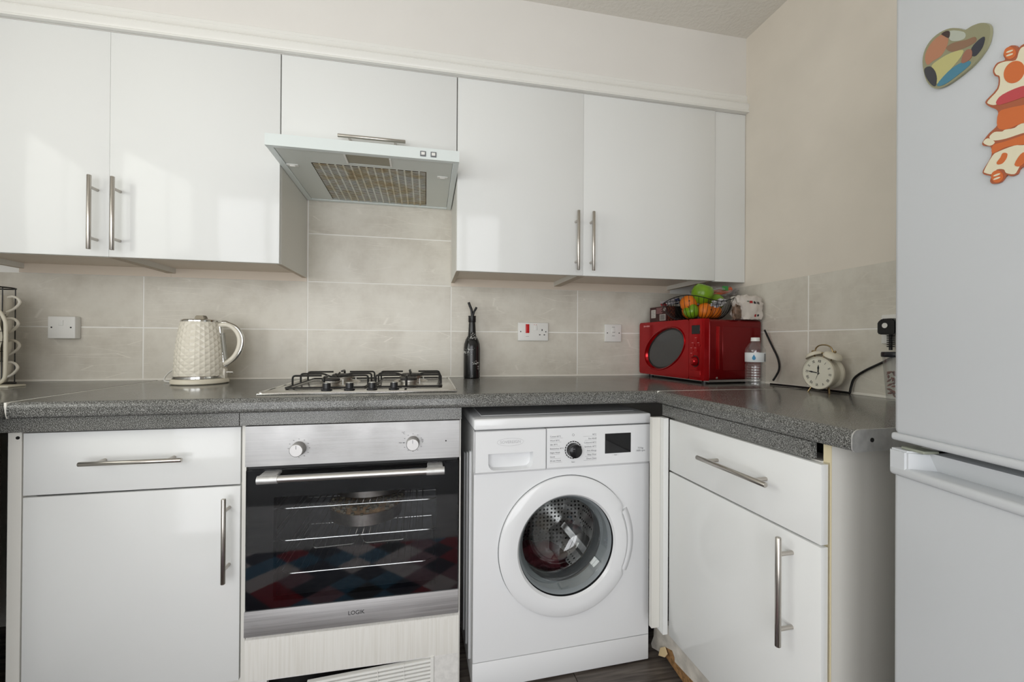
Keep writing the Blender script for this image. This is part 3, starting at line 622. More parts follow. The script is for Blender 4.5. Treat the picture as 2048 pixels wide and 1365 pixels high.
# ------------------------------------------------------------------ fridge freezer
FA = .17; fo = Vector((1.022, -1.341, 0))
fg = thing('fridge_freezer', 'tall white fridge freezer with magnets on its upper door', 'fridge', fo, -PI/2-FA)
fw = .55
obj('body', B(.004, fw-.004, .062, .55, .03, 1.76, .006, 2), fridge_m, fg)
b = bmesh.new(); box(b, 0, fw, .0, .058, .9165, 1.76, .011, 4); box(b, -.001, fw+.001, -.003, .058, .9075, .9205, .005, 3); obj('fridge_door', b, fridge_m, fg)
b = bmesh.new(); box(b, 0, fw, .0, .058, .06, .858, .011, 4); fd = obj('freezer_door', b, fridge_m, fg)
b = bmesh.new(); box(b, -.001, fw+.001, -.006, .05, .850, .866, .006, 3); obj('door_lip', b, fridge_m, fd)
b = bmesh.new(); prism(b, [(.034, .860), (.022, .8945), (.058, .8945), (.058, .860)], 'x', .03, fw-.03); obj('grip_recess', b, fridge_m, fd)
for x0, x1, x2 in ((-.001, .030, .046), (fw+.001, fw-.03, fw-.046)):
    b = bmesh.new(); t1 = bmesh.new()
    prism(b, [(x0, -.005), (x1, -.005), (x2, .034), (x2, .058), (x0, .058)], 'z', .858, .8945); bmesh.ops.bevel(b, geom=list(b.edges), offset=.003, segments=2, affect='EDGES'); obj('grip_end', b, fridge_m, fd); t1.free()
obj('hinge', B(.012, .05, .004, .03, .8945, .899, .001, 1), mat('hinge_grey', rgb(150, 154, 140), .4), fg)
obj('foot', B(.03, .06, .08, .12, 0, .03), black_p, fg); obj('foot', B(.49, .52, .08, .12, 0, .03), black_p, fg); obj('foot', B(.03, .06, .45, .49, 0, .03), black_p, fg); obj('foot', B(.49, .52, .45, .49, 0, .03), black_p, fg)
# ------------------------------------------------------------------ gas hob
hb = thing('gas_hob', 'stainless steel gas hob with four burners and black wire pan supports', 'hob', (0, 0, .9103))
b = bmesh.new(); box(b, -.238, .343, -.567, -.062, 0, .004, .002, 2); tr = obj('hob_plate', b, hob_steel, hb)
b = tube(bmesh.new(), fillet([(-.05, -.564, .0045), (.340, -.564, .0045), (.340, -.065, .0045), (-.235, -.065, .0045), (-.235, -.564, .0045), (-.05, -.564, .0045)], .014), .0032, 8); obj('rolled_edge', b, chrome, tr)
burn_al = mat('burner_aluminium', (.60, .57, .52, 1), .35, 1, noise=(60, .35)); cap_m = mat('burner_cap', rgb(52, 50, 48), .5)
for bx, by, r in ((-.073, -.378, .034), (-.070, -.188, .044), (.185, -.378, .034), (.187, -.188, .044)):
    bn = obj('burner', L([(r+.022, .004), (r+.012, .008), (r*.8, .0085), (r*.8, .016), (r, .018), (r, .024), (r*.5, .0255), (0, .0255)], 40, (bx, by, 0)), burn_al, hb)
    obj('burner_cap', L([(0, .0335), (r*.7, .033), (r*.86, .0305), (r*.88, .0258), (0, .0258)], 40, (bx, by, 0)), cap_m, bn)
    obj('igniter', L([(0, .028), (.002, .027), (.0025, .012), (.004, .008), (0, .008)], 10, (bx+r+.004, by+.004, 0)), plast_w, bn)
kb_m = mat('hob_knob_black', rgb(38, 38, 40), .3)
for x in (-.060, .008, .076, .144):
    k = obj('control_knob', L([(.0165, .004), (.0165, .009), (.0125, .0105), (.0115, .027), (0, .028)], 28, (x, -.502, 0)), kb_m, hb)
    obj('knob_cap', L([(0, .0292), (.0096, .0288), (.0112, .0272), (.0112, .0245)], 28, (x, -.502, 0)), chrome, k)
obj('spark_button', L([(0, .011), (.004, .011), (.0045, .004)], 12, (.094, -.43, 0)), black_p, hb)
def pan_support(x0, x1, label, bxs):
    t = thing('pan_support', label, 'pan support', (0, 0, .9152), group='wire pan supports on the hob'); y0, y1, r, zt = -.458, -.100, .0032, .036
    b = tube(bmesh.new(), fillet([((x0+x1)/2, y0, r), (x1, y0, r), (x1, y1, r), (x0, y1, r), (x0, y0, r), ((x0+x1)/2, y0, r)], .012), r, 8); obj('frame', b, black_m, t)
    bc = (x0+x1)/2
    for yy in (-.378, -.188):
        obj('finger', tube(bmesh.new(), fillet([(x0, yy, r), (x0, yy, zt), (bc-.030, yy, zt)], .010), r, 8), black_m, t)
        obj('finger', tube(bmesh.new(), fillet([(x1, yy, r), (x1, yy, zt), (bc+.030, yy, zt)], .010), r, 8), black_m, t)
    obj('cross_finger', tube(bmesh.new(), fillet([(x0, -.283, r), (x0, -.283, zt), (bc-.045, -.283, zt), (bc-.02, -.283, zt-.012), (bc+.02, -.283, zt-.012), (bc+.045, -.283, zt), (x1, -.283, zt), (x1, -.283, r)], .010), r, 8), black_m, t)
    for ya, yb in ((y0, -.408), (y1, -.158)):
        obj('finger', tube(bmesh.new(), fillet([(bc-.005, ya, r), (bc-.005, ya, zt), (bc-.005, yb, zt)], .010), r*1.25, 8), black_m, t)
    for yb in (-.318, -.248): obj('finger', tube(bmesh.new(), [(bc, -.283, zt-.012), (bc+.004, yb, zt+.001)], r, 8), black_m, t)
    return t
pan_support(-.194, .048, 'black wire pan support over the burners closest to the kettle', (-.073,))
pan_support(.073, .298, 'black wire pan support over the burners closest to the oil bottle', (.185,))

# ------------------------------------------------------------------ kettle
kt = thing('kettle', 'cream kettle with diamond-faceted body and chrome trim on its base', 'kettle', (-.570, -.16, .9103))
kc = mat('kettle_cream', rgb(229, 223, 208), .22, spec=.5)
n2, rows_ = 32, 18; b = bmesh.new(); V = []
for i in range(rows_+1):
    f = i/rows_; z = .030+.197*f; r = .0800-.0085*f-.0125*f**3.2
    V.append([b.verts.new(((r+(.0022 if (i+k) % 2 and 0 < i < rows_ else 0))*math.cos(2*PI*k/n2), (r+(.0022 if (i+k) % 2 and 0 < i < rows_ else 0))*math.sin(2*PI*k/n2), z)) for k in range(n2)])
for i in range(0, rows_+1):
    for k in range(n2):
        if (i+k) % 2 == 0: continue
        c, l, r = V[i][k], V[i][k-1], V[i][(k+1) % n2]
        if i < rows_: b.faces.new((c, r, V[i+1][k])); b.faces.new((c, V[i+1][k], l))
        if i > 0: b.faces.new((c, l, V[i-1][k])); b.faces.new((c, V[i-1][k], r))
bmesh.ops.recalc_face_normals(b, faces=list(b.faces)); kb = obj('body', b, kc, kt, 0)
b = prism(bmesh.new(), [(-.05, -.018), (-.05, .018), (-.068, .004), (-.068, -.004)], 'z', .208, .2255); obj('spout', b, kc, kb)
obj('chrome_band', L([(.0825, .020), (.0835, .021), (.0835, .029), (.0815, .031), (.07, .031)], 48), chrome, kt)
obj('base', L([(0, 0), (.084, 0), (.0895, .004), (.089, .013), (.0845, .0195), (0, .0195)], 48), cream, kt)
li = obj('lid', L([(.0605, .2265), (.0605, .231), (.058, .234), (.045, .2365), (0, .238)], 40), chrome, kt)
b = prism(bmesh.new(), [(-.017, .236), (-.012, .250), (.014, .250), (.019, .236)], 'y', -.013, .013); bmesh.ops.bevel(b, geom=list(b.edges), offset=.002, segments=2, affect='EDGES'); obj('lid_knob', b, mat('knob_bronze', (.16, .14, .11, 1), .35, 1), li)
ha = thing  # handle lies in the local x-z plane
hp = spline([(.056, 0, .214), (.088, 0, .217), (.115, 0, .200), (.130, 0, .168), (.128, 0, .132), (.112, 0, .098), (.088, 0, .076), (.077, 0, .071)], 6)
b = bmesh.new(); tube(b, hp, .0095, 12); 
for v in b.verts: v.co.y *= 1.15
hn = obj('handle', b, kc, kt)
b = tube(bmesh.new(), [p+Vector((.0085, 0, .002)) if p.x > .085 else p+Vector((0, 0, .0085 if p.z > .15 else -.008)) for p in hp[3:-3]], .0065, 10); obj('handle_trim', b, chrome, hn)
b = tube(bmesh.new(), [(.0625, .0, .213), (.0775, 0, .066)], .0085, 10); obj('handle_spine', b, chrome, kt)
b = tube(bmesh.new(), [(.0735, -.004, .186), (.0845, -.004, .088)], .0075, 10); obj('water_gauge', b, mat('gauge_smoke', rgb(150, 148, 138), .1), kt)
b = bmesh.new(); box(b, .074, .086, -.012, .012, .016, .055, .003, 2); obj('switch_housing', b, kc, kt)
b = tube(bmesh.new(), [(.084, 0, .041), (.108, 0, .040)], .0042, 10); obj('switch_lever', b, chrome, kt)
cd = obj('cord', tube(bmesh.new(), spline([(-.080, .03, .004), (-.115, .035, .004), (-.140, .045, .008), (-.148, .08, .03), (-.125, .12, .062), (-.090, .150, .090), (-.06, .152, .11)], 8), .0028, 8), plast_w, kt)

# ------------------------------------------------------------------ oil bottle
ob = thing('oil_bottle', 'black speckled oil bottle with two-pronged pourer', 'bottle', (.4435, -.052, .9103))
bm_ = mat('speckled_black_glass', rgb(26, 27, 28), .18, spec=.6); N, K, pb_ = nodes(bm_)
g = N.new('ShaderNodeNewGeometry'); nz = N.new('ShaderNodeTexNoise'); nz.inputs['Scale'].default_value = 170; nz.inputs['Detail'].default_value = 4; K.new(g.outputs['Position'], nz.inputs['Vector'])
n2 = N.new('ShaderNodeTexNoise'); n2.inputs['Scale'].default_value = 22; K.new(g.outputs['Position'], n2.inputs['Vector']); mu = N.new('ShaderNodeMath'); mu.operation = 'MULTIPLY'; K.new(nz.outputs['Fac'], mu.inputs[0]); K.new(n2.outputs['Fac'], mu.inputs[1])
cr = ramp(N, [(.335, rgb(26, 27, 28)), (.37, rgb(190, 190, 186))]); K.new(mu.outputs[0], cr.inputs[0]); K.new(cr.outputs[0], pb_.inputs['Base Color'])
obj('glass', L([(0, 0), (.033, 0), (.0362, .004), (.0365, .130), (.0345, .150), (.028, .170), (.0185, .186), (.0165, .205), (.0145, .240), (.0135, .250), (0, .25)], 40), bm_, ob)
obj('collar', L([(.0155, .246), (.0165, .248), (.0165, .270), (.0175, .271), (.0175, .274), (0, .274)], 28), black_p, ob)
b = tube(bmesh.new(), spline([(0, 0, .272), (-.003, 0, .300), (-.010, 0, .318), (-.016, 0, .334)], 5), .0055, 10, rs=None); obj('spout', b, black_p, ob)
obj('air_tube', tube(bmesh.new(), spline([(.003, 0, .274), (.008, 0, .292), (.015, 0, .304), (.019, 0, .313)], 5), .0048, 10), black_p, ob)

# ------------------------------------------------------------------ switches and sockets on the tiles
red_m = mat('red_switch', rgb(200, 28, 28), .3)
def plate(name, label, x0, x1, z0, z1, dep, cat='socket'):
    t = thing(name, label, cat, (x0, -.0006, z0)); w, h = x1-x0, z1-z0
    obj('plate', B(0, w, -dep, 0, 0, h, .003, 3), plast_w, t)
    for sx in (.0128, w-.0128): obj('screw', L([(0, -.0006), (.0028, -.0006), (.0028, .0004), (0, .0004)], 12, (sx, -dep, h*.5), 'y'), print_dark, t)
    return t, w, h
t, w, h = plate('light_switch', 'white surface-mounted switch under the left wall cabinet', -1.137, -1.0505, 1.0725, 1.1555, .030, 'switch')
o = obj('rocker', B(.036, .050, -.033, -.029, .048, .0685, .001, 2), plast_w, t)
t, w, h = plate('cooker_socket', 'white cooker socket plate with a red rocker switch', .660, .806, 1.0765, 1.1615, .011)
obj('cooker_switch', B(.036, .053, -.015, -.010, .036, .077, .001, 2), red_m, t); obj('socket_switch', B(.077, .091, -.0135, -.010, .050, .072, .001, 2), plast_w, t); obj('neon', B(.0765, .0785, -.0118, -.010, .0735, .0765), red_m, t); obj('neon', B(.0865, .0885, -.0118, -.010, .0735, .0765), red_m, t)
for x, z, hw, hh in ((.115, .0505, .0022, .004), (.104, .0285, .0034, .002), (.126, .0285, .0034, .002)): obj('pin_hole', B(x-hw, x+hw, -.0114, -.0105, z-hh, z+hh), dark_hole, t)
obj('marking', B(.037, .052, -.0113, -.0108, .0195, .0205), print_grey, t)
t, w, h = plate('fused_spur', 'white square fused spur beside the red microwave', 1.089, 1.1755, 1.0745, 1.160, .010)
obj('rocker', B(.036, .050, -.013, -.009, .042, .066, .001, 2), plast_w, t)
for z in (.071, .046, .029): obj('marking', B(.037, .051, -.0132 if z == .046 else -.0104, -.0095, z-.0008, z+.0008), print_dark, t)
t = thing('wall_socket', 'white double wall socket with a black plug, next to the fridge', 'socket', (1.5835, -.902, 1.071), -PI/2)
obj('plate', B(0, .146, -.011, 0, 0, .086, .003, 3), plast_w, t)
for x in (.03, .116): obj('socket_switch', B(x-.006, x+.006, -.0135, -.010, .060, .076, .001, 2), plast_w, t)
t = thing('power_plug', 'black moulded plug pushed into the socket beside the fridge', 'plug', (1.5720, -.914, 1.098), -PI/2)
b = prism(bmesh.new(), [(0, .004), (.006, .0), (.046, 0), (.05, .004), (.05, .038), (.040, .046), (.012, .046), (0, .036)], 'y', -.030, -.0005); bmesh.ops.bevel(b, geom=list(b.edges), offset=.0025, segments=2, affect='EDGES'); pgb = obj('plug_body', b, black_p, t)
obj('fuse_disc', L([(0, -.0008), (.0075, -.0008), (.0075, .0005), (0, .0005)], 20, (.022, -.030, .026), 'y'), plast_w, pgb)
b = bmesh.new()
for i in range(6): box(b, .020, .034, -.022, -.008, -.006-.006*i, -.0025-.006*i, .001, 1)
tube(b, [(.027, -.015, .004), (.027, -.015, -.045)], .0045, 10); obj('strain_relief', b, black_p, pgb)

# ------------------------------------------------------------------ microwave
MA = math.radians(4.09); mo = Vector((1.2626, -.0261, .9103))
mw = thing('microwave', 'glossy red microwave with an oval dark window in the corner', 'microwave', mo, -PI/2+MA)
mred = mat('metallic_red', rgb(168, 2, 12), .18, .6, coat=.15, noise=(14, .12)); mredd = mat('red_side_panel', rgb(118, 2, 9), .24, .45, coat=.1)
w, d, h, z0 = .441, .285, .244, .012
obj('body', B(.004, w-.002, .026, d, z0+.002, z0+h-.002, .012, 3), mredd, mw)
b = bmesh.new(); box(b, w-.004, w-.0005, .060, .076, z0+.045, z0+.214, .0015, 2); obj('side_rib', b, mred, mw)
b = bmesh.new(); box(b, w-.004, w-.0008, .090, d-.012, z0+.040, z0+.214, .0015, 1); obj('side_embossing', b, mredd, mw)
obj('screw', L([(0, -.002), (.004, -.001), (.004, .001), (0, .001)], 12, (0, 0, 0), 'y'), chrome, mw).matrix_local = Matrix.Translation((w-.0015, .063, z0+.012)) @ Matrix.Rotation(PI/2, 4, 'Z')
W_ = []
for i in range(48):
    a = 2*PI*i/48; W_.append((.19+.137*math.cos(a), z0+.122+.092*math.cos(a-math.radians(69))))
def roundrect(x0, x1, z0, z1, r, k=5):
    p = []
    for cx_, cz_, a0 in ((x1-r, z0+r, -PI/2), (x1-r, z1-r, 0), (x0+r, z1-r, PI/2), (x0+r, z0+r, PI)):
        for i in range(k+1): a = a0+PI/2*i/k; p.append((cx_+r*math.cos(a), cz_+r*math.sin(a)))
    return p
b = bmesh.new(); outer = roundrect(0, .3565, z0+.002, z0+h, .012); I = poly_plate(b, outer, W_, 0)
cen = (.19, z0+.122); J = [b.verts.new((cen[0]+(x-cen[0])*.95, .010, cen[1]+(z-cen[1])*.95)) for x, z in W_]
for i in range(48): b.faces.new((I[i], I[(i+1) % 48], J[(i+1) % 48], J[i]))
sk = [b.verts.new((x, 0, z)) for x, z in outer]; sb = [b.verts.new((x, .026, z)) for x, z in outer]
for i in range(len(outer)): b.faces.new((sk[i], sk[(i+1) % len(outer)], sb[(i+1) % len(outer)], sb[i]))
bmesh.ops.remove_doubles(b, verts=list(b.verts), dist=1e-5); bmesh.ops.recalc_face_normals(b, faces=list(b.faces)); dr = obj('door', b, mred, mw)
b = bmesh.new(); A = [b.verts.new((cen[0]+(x-cen[0])*.97, .008, cen[1]+(z-cen[1])*.97)) for x, z in W_]; C_ = [b.verts.new((cen[0]+(x-cen[0])*.90, .0085, cen[1]+(z-cen[1])*.90)) for x, z in W_]
for i in range(48): b.faces.new((A[i], A[(i+1) % 48], C_[(i+1) % 48], C_[i]))
obj('window_rim', b, black_p, dr)
b = bmesh.new(); b.faces.new([b.verts.new((cen[0]+(x-cen[0])*.93, .0095, cen[1]+(z-cen[1])*.93)) for x, z in W_]); bmesh.ops.recalc_face_normals(b, faces=list(b.faces)); obj('window', b, mat('microwave_mesh_glass', rgb(70, 70, 70), .08, spec=.6), dr)
# raised bright rim round the window
obj('window_bezel', tube(bmesh.new(), [(cen[0]+(x-cen[0])*1.035, -.001, cen[1]+(z-cen[1])*1.035) for x, z in W_], .003, 6, True), mred, dr)
mat('pale_red_print', rgb(214, 150, 150), .5); random.seed(2); b = bmesh.new()
for i in range(8): x = .036+.0062*i; hh = .0022+.0016*random.random(); box(b, x, x+.0042, -.0006, 0, z0+.226-hh, z0+.226+hh)
o = obj('lettering', b, MATS['pale_red_print'], dr); o['kind'] = 'stuff'
b = prism(bmesh.new(), [(.358, 0), (.425, 0), (.438, .006), (.441, .026), (.358, .026)], 'z', z0+.002, z0+h); pn = obj('control_panel', b, mred, mw)
obj('clock_display', B(.374, .421, -.0012, .001, z0+.184, z0+.219, .001, 1), mat('display_black2', rgb(14, 14, 16), .1), pn)
for x, z in ((.404, .160), (.386, .140), (.419, .140), (.378, .120), (.402, .120), (.379, .098)):
    obj('button', L([(0, -.0022), (.0055, -.0018), (.006, 0), (0, .0)], 16, (x, 0, z0+z), 'y'), mred, pn); obj('button_mark', B(x-.012, x-.002, -.0006, 0, z0+z+.0085, z0+z+.0098), MATS['pale_red_print'], pn)
dl = obj('dial', L([(0, -.019), (.012, -.0175), (.0175, -.010), (.0185, 0), (0, 0)], 32, (.394, 0, z0+.076), 'y'), mred, pn)
obj('dial_ring', L([(.0195, -.0012), (.0225, -.0012), (.023, 0)], 32, (.394, 0, z0+.076), 'y'), black_p, pn)
obj('door_button', B(.366, .424, -.001, .001, z0+.012, z0+.040, .001, 1), mred, pn)
for x, y in ((.04, .04), (w-.04, .04), (.04, d-.04), (w-.04, d-.04)): obj('foot', L([(.012, 0), (.012, .0145), (0, .0145)], 14, (x, y, 0)), black_p, mw)
obj('base_tray', B(.03, w-.006, .03, d-.005, .0075, z0+.004), mat('galvanised', (.55, .55, .55, 1), .4, 1), mw)
MT = .9103+z0+h-.0015
# cables
cab_m = mat('black_cable', rgb(18, 18, 19), .45)
def wallpath(pts): return [onX(u, v, x) for u, v, x in pts]
P1 = wallpath([(1529, 660, 1.560), (1543, 690, 1.574), (1556, 718, 1.576), (1558, 740, 1.575), (1546, 762, 1.56)])
tag(obj('power_cable', tube(bmesh.new(), spline(P1, 8), .0036, 8), cab_m), 'thick black cable hanging behind the microwave and the water bottle', 'cable')
P2 = [Vector((1.545, -.520, .9145)), Vector((1.560, -.60, .9145)), Vector((1.567, -.70, .9145)), Vector((1.567, -.80, .9145))]+wallpath([(1699, 790, 1.566), (1702, 775, 1.570), (1709, 757, 1.574), (1730, 742, 1.576), (1770, 723, 1.576), (1795, 708, 1.574)])
for p in P2: p.z = max(p.z, .9145)
tag(obj('power_cable', tube(bmesh.new(), spline(P2, 8), .0036, 8), cab_m), 'black cable running behind the alarm clock up to the socket', 'cable')
# ------------------------------------------------------------------ alarm clock
ck = thing('alarm_clock', 'cream twin-bell alarm clock with roman numerals, on the right worktop', 'clock', (1.497, -.763, .9103), math.radians(-85))
R_, zc = .0505, .0645
cb = obj('case', L([(.0515, 0), (.0535, .002), (.0535, .010), (.0505, .013), (.047, .015), (.046, .040), (.049, .043), (.052, .046), (.052, .052), (.049, .055), (0, .055)], 56, (0, 0, zc), 'y'), cream, ck)
obj('face', L([(0, .0045), (.049, .0045), (.0515, .001)], 56, (0, 0, zc), 'y'), mat('clock_face', rgb(232, 228, 212), .5), ck)
RN = ['XII', 'I', 'II', 'III', 'IIII', 'V', 'VI', 'VII', 'VIII', 'IX', 'X', 'XI']
for i, s in enumerate(RN):
    a = math.radians(30*i+6); text('numeral', s, .0125, print_dark, ck, (.0385*math.sin(a), .0040, zc+.0385*math.cos(a)), rot=(PI/2, a, 0), sx=.72)
def hand(name, ang, ln, wd, y):
    b = prism(bmesh.new(), [(-wd*.25, -.006), (wd*.25, -.006), (wd*.3, ln*.45), (wd*.5, ln*.6), (0, ln), (-wd*.5, ln*.6), (-wd*.3, ln*.45)], 'y', y, y+.0006); xf(b, Matrix.Translation((0, 0, zc)) @ Matrix.Rotation(math.radians(ang), 4, 'Y')); obj(name, b, print_dark, ck)
hand('hour_hand', 2, .027, .0062, .0030); hand('minute_hand', 278, .036, .0052, .0020); hand('alarm_hand', 200, .024, .0012, .0036)
obj('hand_hub', L([(0, .0008), (.002, .001), (.002, .004)], 12, (0, 0, zc), 'y'), chrome, ck)
brass = mat('antique_brass', (.34, .25, .13, 1), .35, 1)
for s in (-1, 1):
    b = L([(.0275, 0), (.0275, .003), (.024, .010), (.015, .0145), (0, .016)], 36); xf(b, Matrix.Translation((s*.029, .028, zc+.0525)) @ Matrix.Rotation(s*math.radians(24), 4, 'Y')); bl = obj('bell', b, cream, ck)
    b = L([(0, .023), (.003, .022), (.0045, .019), (.003, .016), (.002, .010), (.002, -.012), (0, -.012)], 14); xf(b, Matrix.Translation((s*.029, .028, zc+.0525)) @ Matrix.Rotation(s*math.radians(24), 4, 'Y')); obj('bell_nut', b, brass, bl)
    b = tube(bmesh.new(), [(s*.026, .016, zc-.040), (s*.036, .006, .0)], .0024, 8); obj('foot', b, brass, ck)
obj('rear_foot', tube(bmesh.new(), [(0, .046, zc-.046), (0, .052, .0)], .0024, 8), brass, ck)
obj('handle', tube(bmesh.new(), spline([(-.031, .028, zc+.060), (-.026, .028, zc+.080), (-.012, .028, zc+.0905), (.012, .028, zc+.0905), (.026, .028, zc+.080), (.031, .028, zc+.060)], 6), .0022, 8), brass, ck)
b = bmesh.new(); box(b, -.006, .006, .024, .032, zc+.062, zc+.067, .001, 1); tube(b, [(0, .028, zc+.048), (0, .028, zc+.063)], .0018, 8); obj('hammer', b, brass, ck)

# ------------------------------------------------------------------ water bottle
wbt = thing('water_bottle', 'small clear plastic water bottle with blue drop label by the microwave', 'bottle', (1.404, -.603, .9103))
pet = clear_glass('pet_plastic', (.96, .965, .965, 1), 1.33, .03, flat=.10, milk=.05)
pr = [(0, .003), (.022, .0), (.030, .003), (.0325, .012)]
for i in range(7): z = .018+.0095*i; pr += [(.0328, z), (.0316, z+.0035), (.0328, z+.007)]
pr += [(.0300, .088), (.0325, .094), (.0325, .128), (.0330, .134), (.0315, .140), (.025, .152), (.016, .164), (.0125, .169), (.0125, .174)]
bb = obj('plastic', L(pr, 40), pet, wbt)
obj('cap', L([(.0150, .168), (.0150, .170), (.0142, .1705), (.0142, .1795), (.0130, .181), (0, .181)], 28), plast_w, wbt)
lb_ = obj('paper_label', L([(.0328, .094), (.0331, .0945), (.0331, .1265), (.0328, .127)], 48), mat('label_white', rgb(226, 230, 232), .4), wbt)
b = bmesh.new(); pts = [(0, .0105), (.003, .0045), (.0058, -.0005), (.0058, -.005), (.003, -.0085), (0, -.0095), (-.003, -.0085), (-.0058, -.005), (-.0058, -.0005), (-.003, .0045)]
def onlabel(p, a0, r): a = a0+p[0]/r; return (r*math.cos(a), r*math.sin(a), .1105+p[1])
AC = math.atan2(-1.314, -1.16)
b.faces.new([b.verts.new(onlabel(p, AC-.12, .0342)) for p in pts]); obj('drop_logo', b, mat('drop_blue', rgb(48, 132, 176), .4), lb_)
for i in range(9):
    z = -.013+.003*i; b = bmesh.new(); b.faces.new([b.verts.new(onlabel(q, AC+.95, .0337)) for q in ((0, z), (.010, z), (.010, z+.0016), (0, z+.0016))]); obj('barcode_bar', b, print_dark, lb_)

# ------------------------------------------------------------------ spice tumbler next to the fridge
cu = thing('spice_tumbler', 'clear tumbler of dried red chillies with a black lid, by the fridge', 'container', (1.530, -.985, .9103))
obj('tumbler', L([(0, .002), (.026, .0), (.029, .003), (.0375, .126), (.0365, .126), (.028, .006), (0, .006)], 36), pet, cu)
obj('lid', L([(.0395, .124), (.0405, .126), (.0405, .135), (.039, .138), (0, .139)], 36), mat('navy_black_lid', rgb(24, 26, 34), .35), cu)
b = bmesh.new(); random.seed(5)
for k in range(60):
    a = random.random()*2*PI; z = .010+.075*random.random(); q = (.020+.008*z/.08)*math.sqrt(random.random()); p = Vector((q*math.cos(a), q*math.sin(a), z)); dv = Vector((random.uniform(-1, 1), random.uniform(-1, 1), random.uniform(-1, 1))).normalized()*.007
    tube(b, [p-dv, p, p+dv], .003, 5, rs=[.001, .0032, .001])
o = obj('dried_chillies', b, mat('dried_chilli', rgb(132, 46, 28), .5, noise=(90, .6)), cu); o['kind'] = 'stuff'

# ------------------------------------------------------------------ things on top of the microwave
bx = thing('biscuit_box', 'dark brown carton with white labels and orange lattice pattern', 'box', (1.2895, -.074, MT), -PI/2+MA)
obj('carton', B(0, .128, 0, .165, 0, .072, .001, 1), mat('brown_carton', rgb(64, 26, 24), .5, noise=(40, .25)), bx)
wh = mat('printed_white', rgb(206, 200, 192), .6)
lab_ = obj('label', B(.012, .046, -.0008, 0, .022, .060), wh, bx)
for i in range(7): obj('print_line', B(.016, .042-.004*(i % 3), -.0012, -.0006, .026+.0045*i, .0272+.0045*i), print_grey, lab_)
lab_ = obj('label', B(.078, .120, -.0008, 0, .008, .036), wh, bx)
for i in range(12): obj('barcode_bar', B(.082+.003*i, .0834+.003*i, -.0012, -.0006, .010, .034), print_dark, lab_)
for i in range(8): obj('print_line', B(.052, .100-.006*(i % 3), -.0006, 0, .0655-.0035*i, .0665-.0035*i), MATS['pale_red_print'], bx)
obj('spot', L([(0, -.0008), (.008, -.0008), (.008, 0)], 18, (.114, 0, .058), 'y'), wh, bx)
gold = mat('orange_lattice', rgb(150, 70, 28), .5)
for i in range(2):
    for j in range(4):
        y, z = .014+.019*i, .010+.0172*j; ring = [(.1286, y+.0068*math.cos(PI*k/4+PI/8), z+.0068*math.sin(PI*k/4+PI/8)) for k in range(8)]; obj('lattice', tube(bmesh.new(), ring, .0009, 4, True), gold, bx)
obj('black_panel', B(.1275, .1286, .046, .164, .001, .071), mat('carton_black', rgb(16, 14, 14), .4), bx)
obj('script', tube(bmesh.new(), spline([(.1292, .054+.0045*k, .014+(.0022 if k % 2 else -.0004)*(1 if k < 6 else .4)) for k in range(10)], 4), .0007, 4), wh, bx)

bs = thing('fruit_basket', 'black wire fruit basket with a wavy rim on the microwave', 'basket', (1.366, -.325, MT)); wire = mat('basket_wire', rgb(16, 15, 15), .4)
def rim(a): return (.134+.008*math.cos(2*a+.3), .084+.012*math.cos(3*a+1.2))
obj('rim', tube(bmesh.new(), [(rim(a)[0]*math.cos(a), rim(a)[0]*math.sin(a), rim(a)[1]) for a in [2*PI*i/64 for i in range(64)]], .0018, 6, True), wire, bs)
obj('foot_ring', tube(bmesh.new(), [(.055*math.cos(2*PI*i/32), .055*math.sin(2*PI*i/32), .0024) for i in range(32)], .0022, 6, True), wire, bs)
for k in range(44):
    a = 2*PI*k/44; r, z = rim(a); pts = [(.055, .0026), (.055+(r-.055)*.45, .010), (.055+(r-.055)*.80, z*.45), (r, z)]
    obj('rib', tube(bmesh.new(), spline([(q*math.cos(a), q*math.sin(a), zz) for q, zz in pts], 4), .0010, 5), wire, bs)
obj('base_mesh', L([(0, .0036), (.054, .0036), (.054, .0022), (0, .0022)], 32), wire, bs)
ap_m = mat('green_apple', rgb(112, 150, 28), .28, noise=(26, .25)); or_m = mat('orange_peel', rgb(222, 118, 26), .45, noise=(14, .15), bump=(300, .25)); st_m = mat('apple_stalk', rgb(70, 50, 30), .8)
def fruit(kind, x, y, z, r, label, tilt=(0, 0)):
    t = thing(kind, label, 'fruit', (bs.location.x+x, bs.location.y+y, MT+z-r), group='fruit in the wire basket', rot=(0, 0, 0)); b = bmesh.new()
    if kind == 'apple': lathe(b, [(0, r*.16), (r*.25, r*.05), (r*.6, r*.10), (r*.9, r*.55), (r, r*1.05), (r*.92, r*1.5), (r*.66, r*1.84), (r*.3, r*1.9), (0, r*1.72)], 32)
    else: lathe(b, [(0, 0)]+[(r*math.sin(PI*i/14), r*(1-math.cos(PI*i/14))*.97) for i in range(1, 14)]+[(0, r*1.93)], 32)
    Mx = Matrix.Translation((0, 0, r)) @ Matrix.Rotation(tilt[0], 4, 'X') @ Matrix.Rotation(tilt[1], 4, 'Y') @ Matrix.Translation((0, 0, -r)); xf(b, Mx)
    obj('flesh', b, ap_m if kind == 'apple' else or_m, t, 60)
    if kind == 'apple': obj('stalk', xf(tube(bmesh.new(), [(0, 0, r*1.7), (.003, 0, r*2.05)], .0014, 6), Mx), st_m, t)
    else: obj('stalk_button', xf(L([(0, r*1.955), (.003, r*1.95), (.0035, r*1.9)], 10), Mx), st_m, t)
fruit('apple', -.010, -.045, .108, .043, 'large green apple on top of the fruit in the basket', (.3, .2))
fruit('orange', -.058, -.024, .070, .034, 'orange leaning on the basket rim beside the carton', (1.3, -.5))
fruit('apple', -.055, -.040, .0365, .030, 'green apple low in the basket beneath an orange', (.5, -.9))
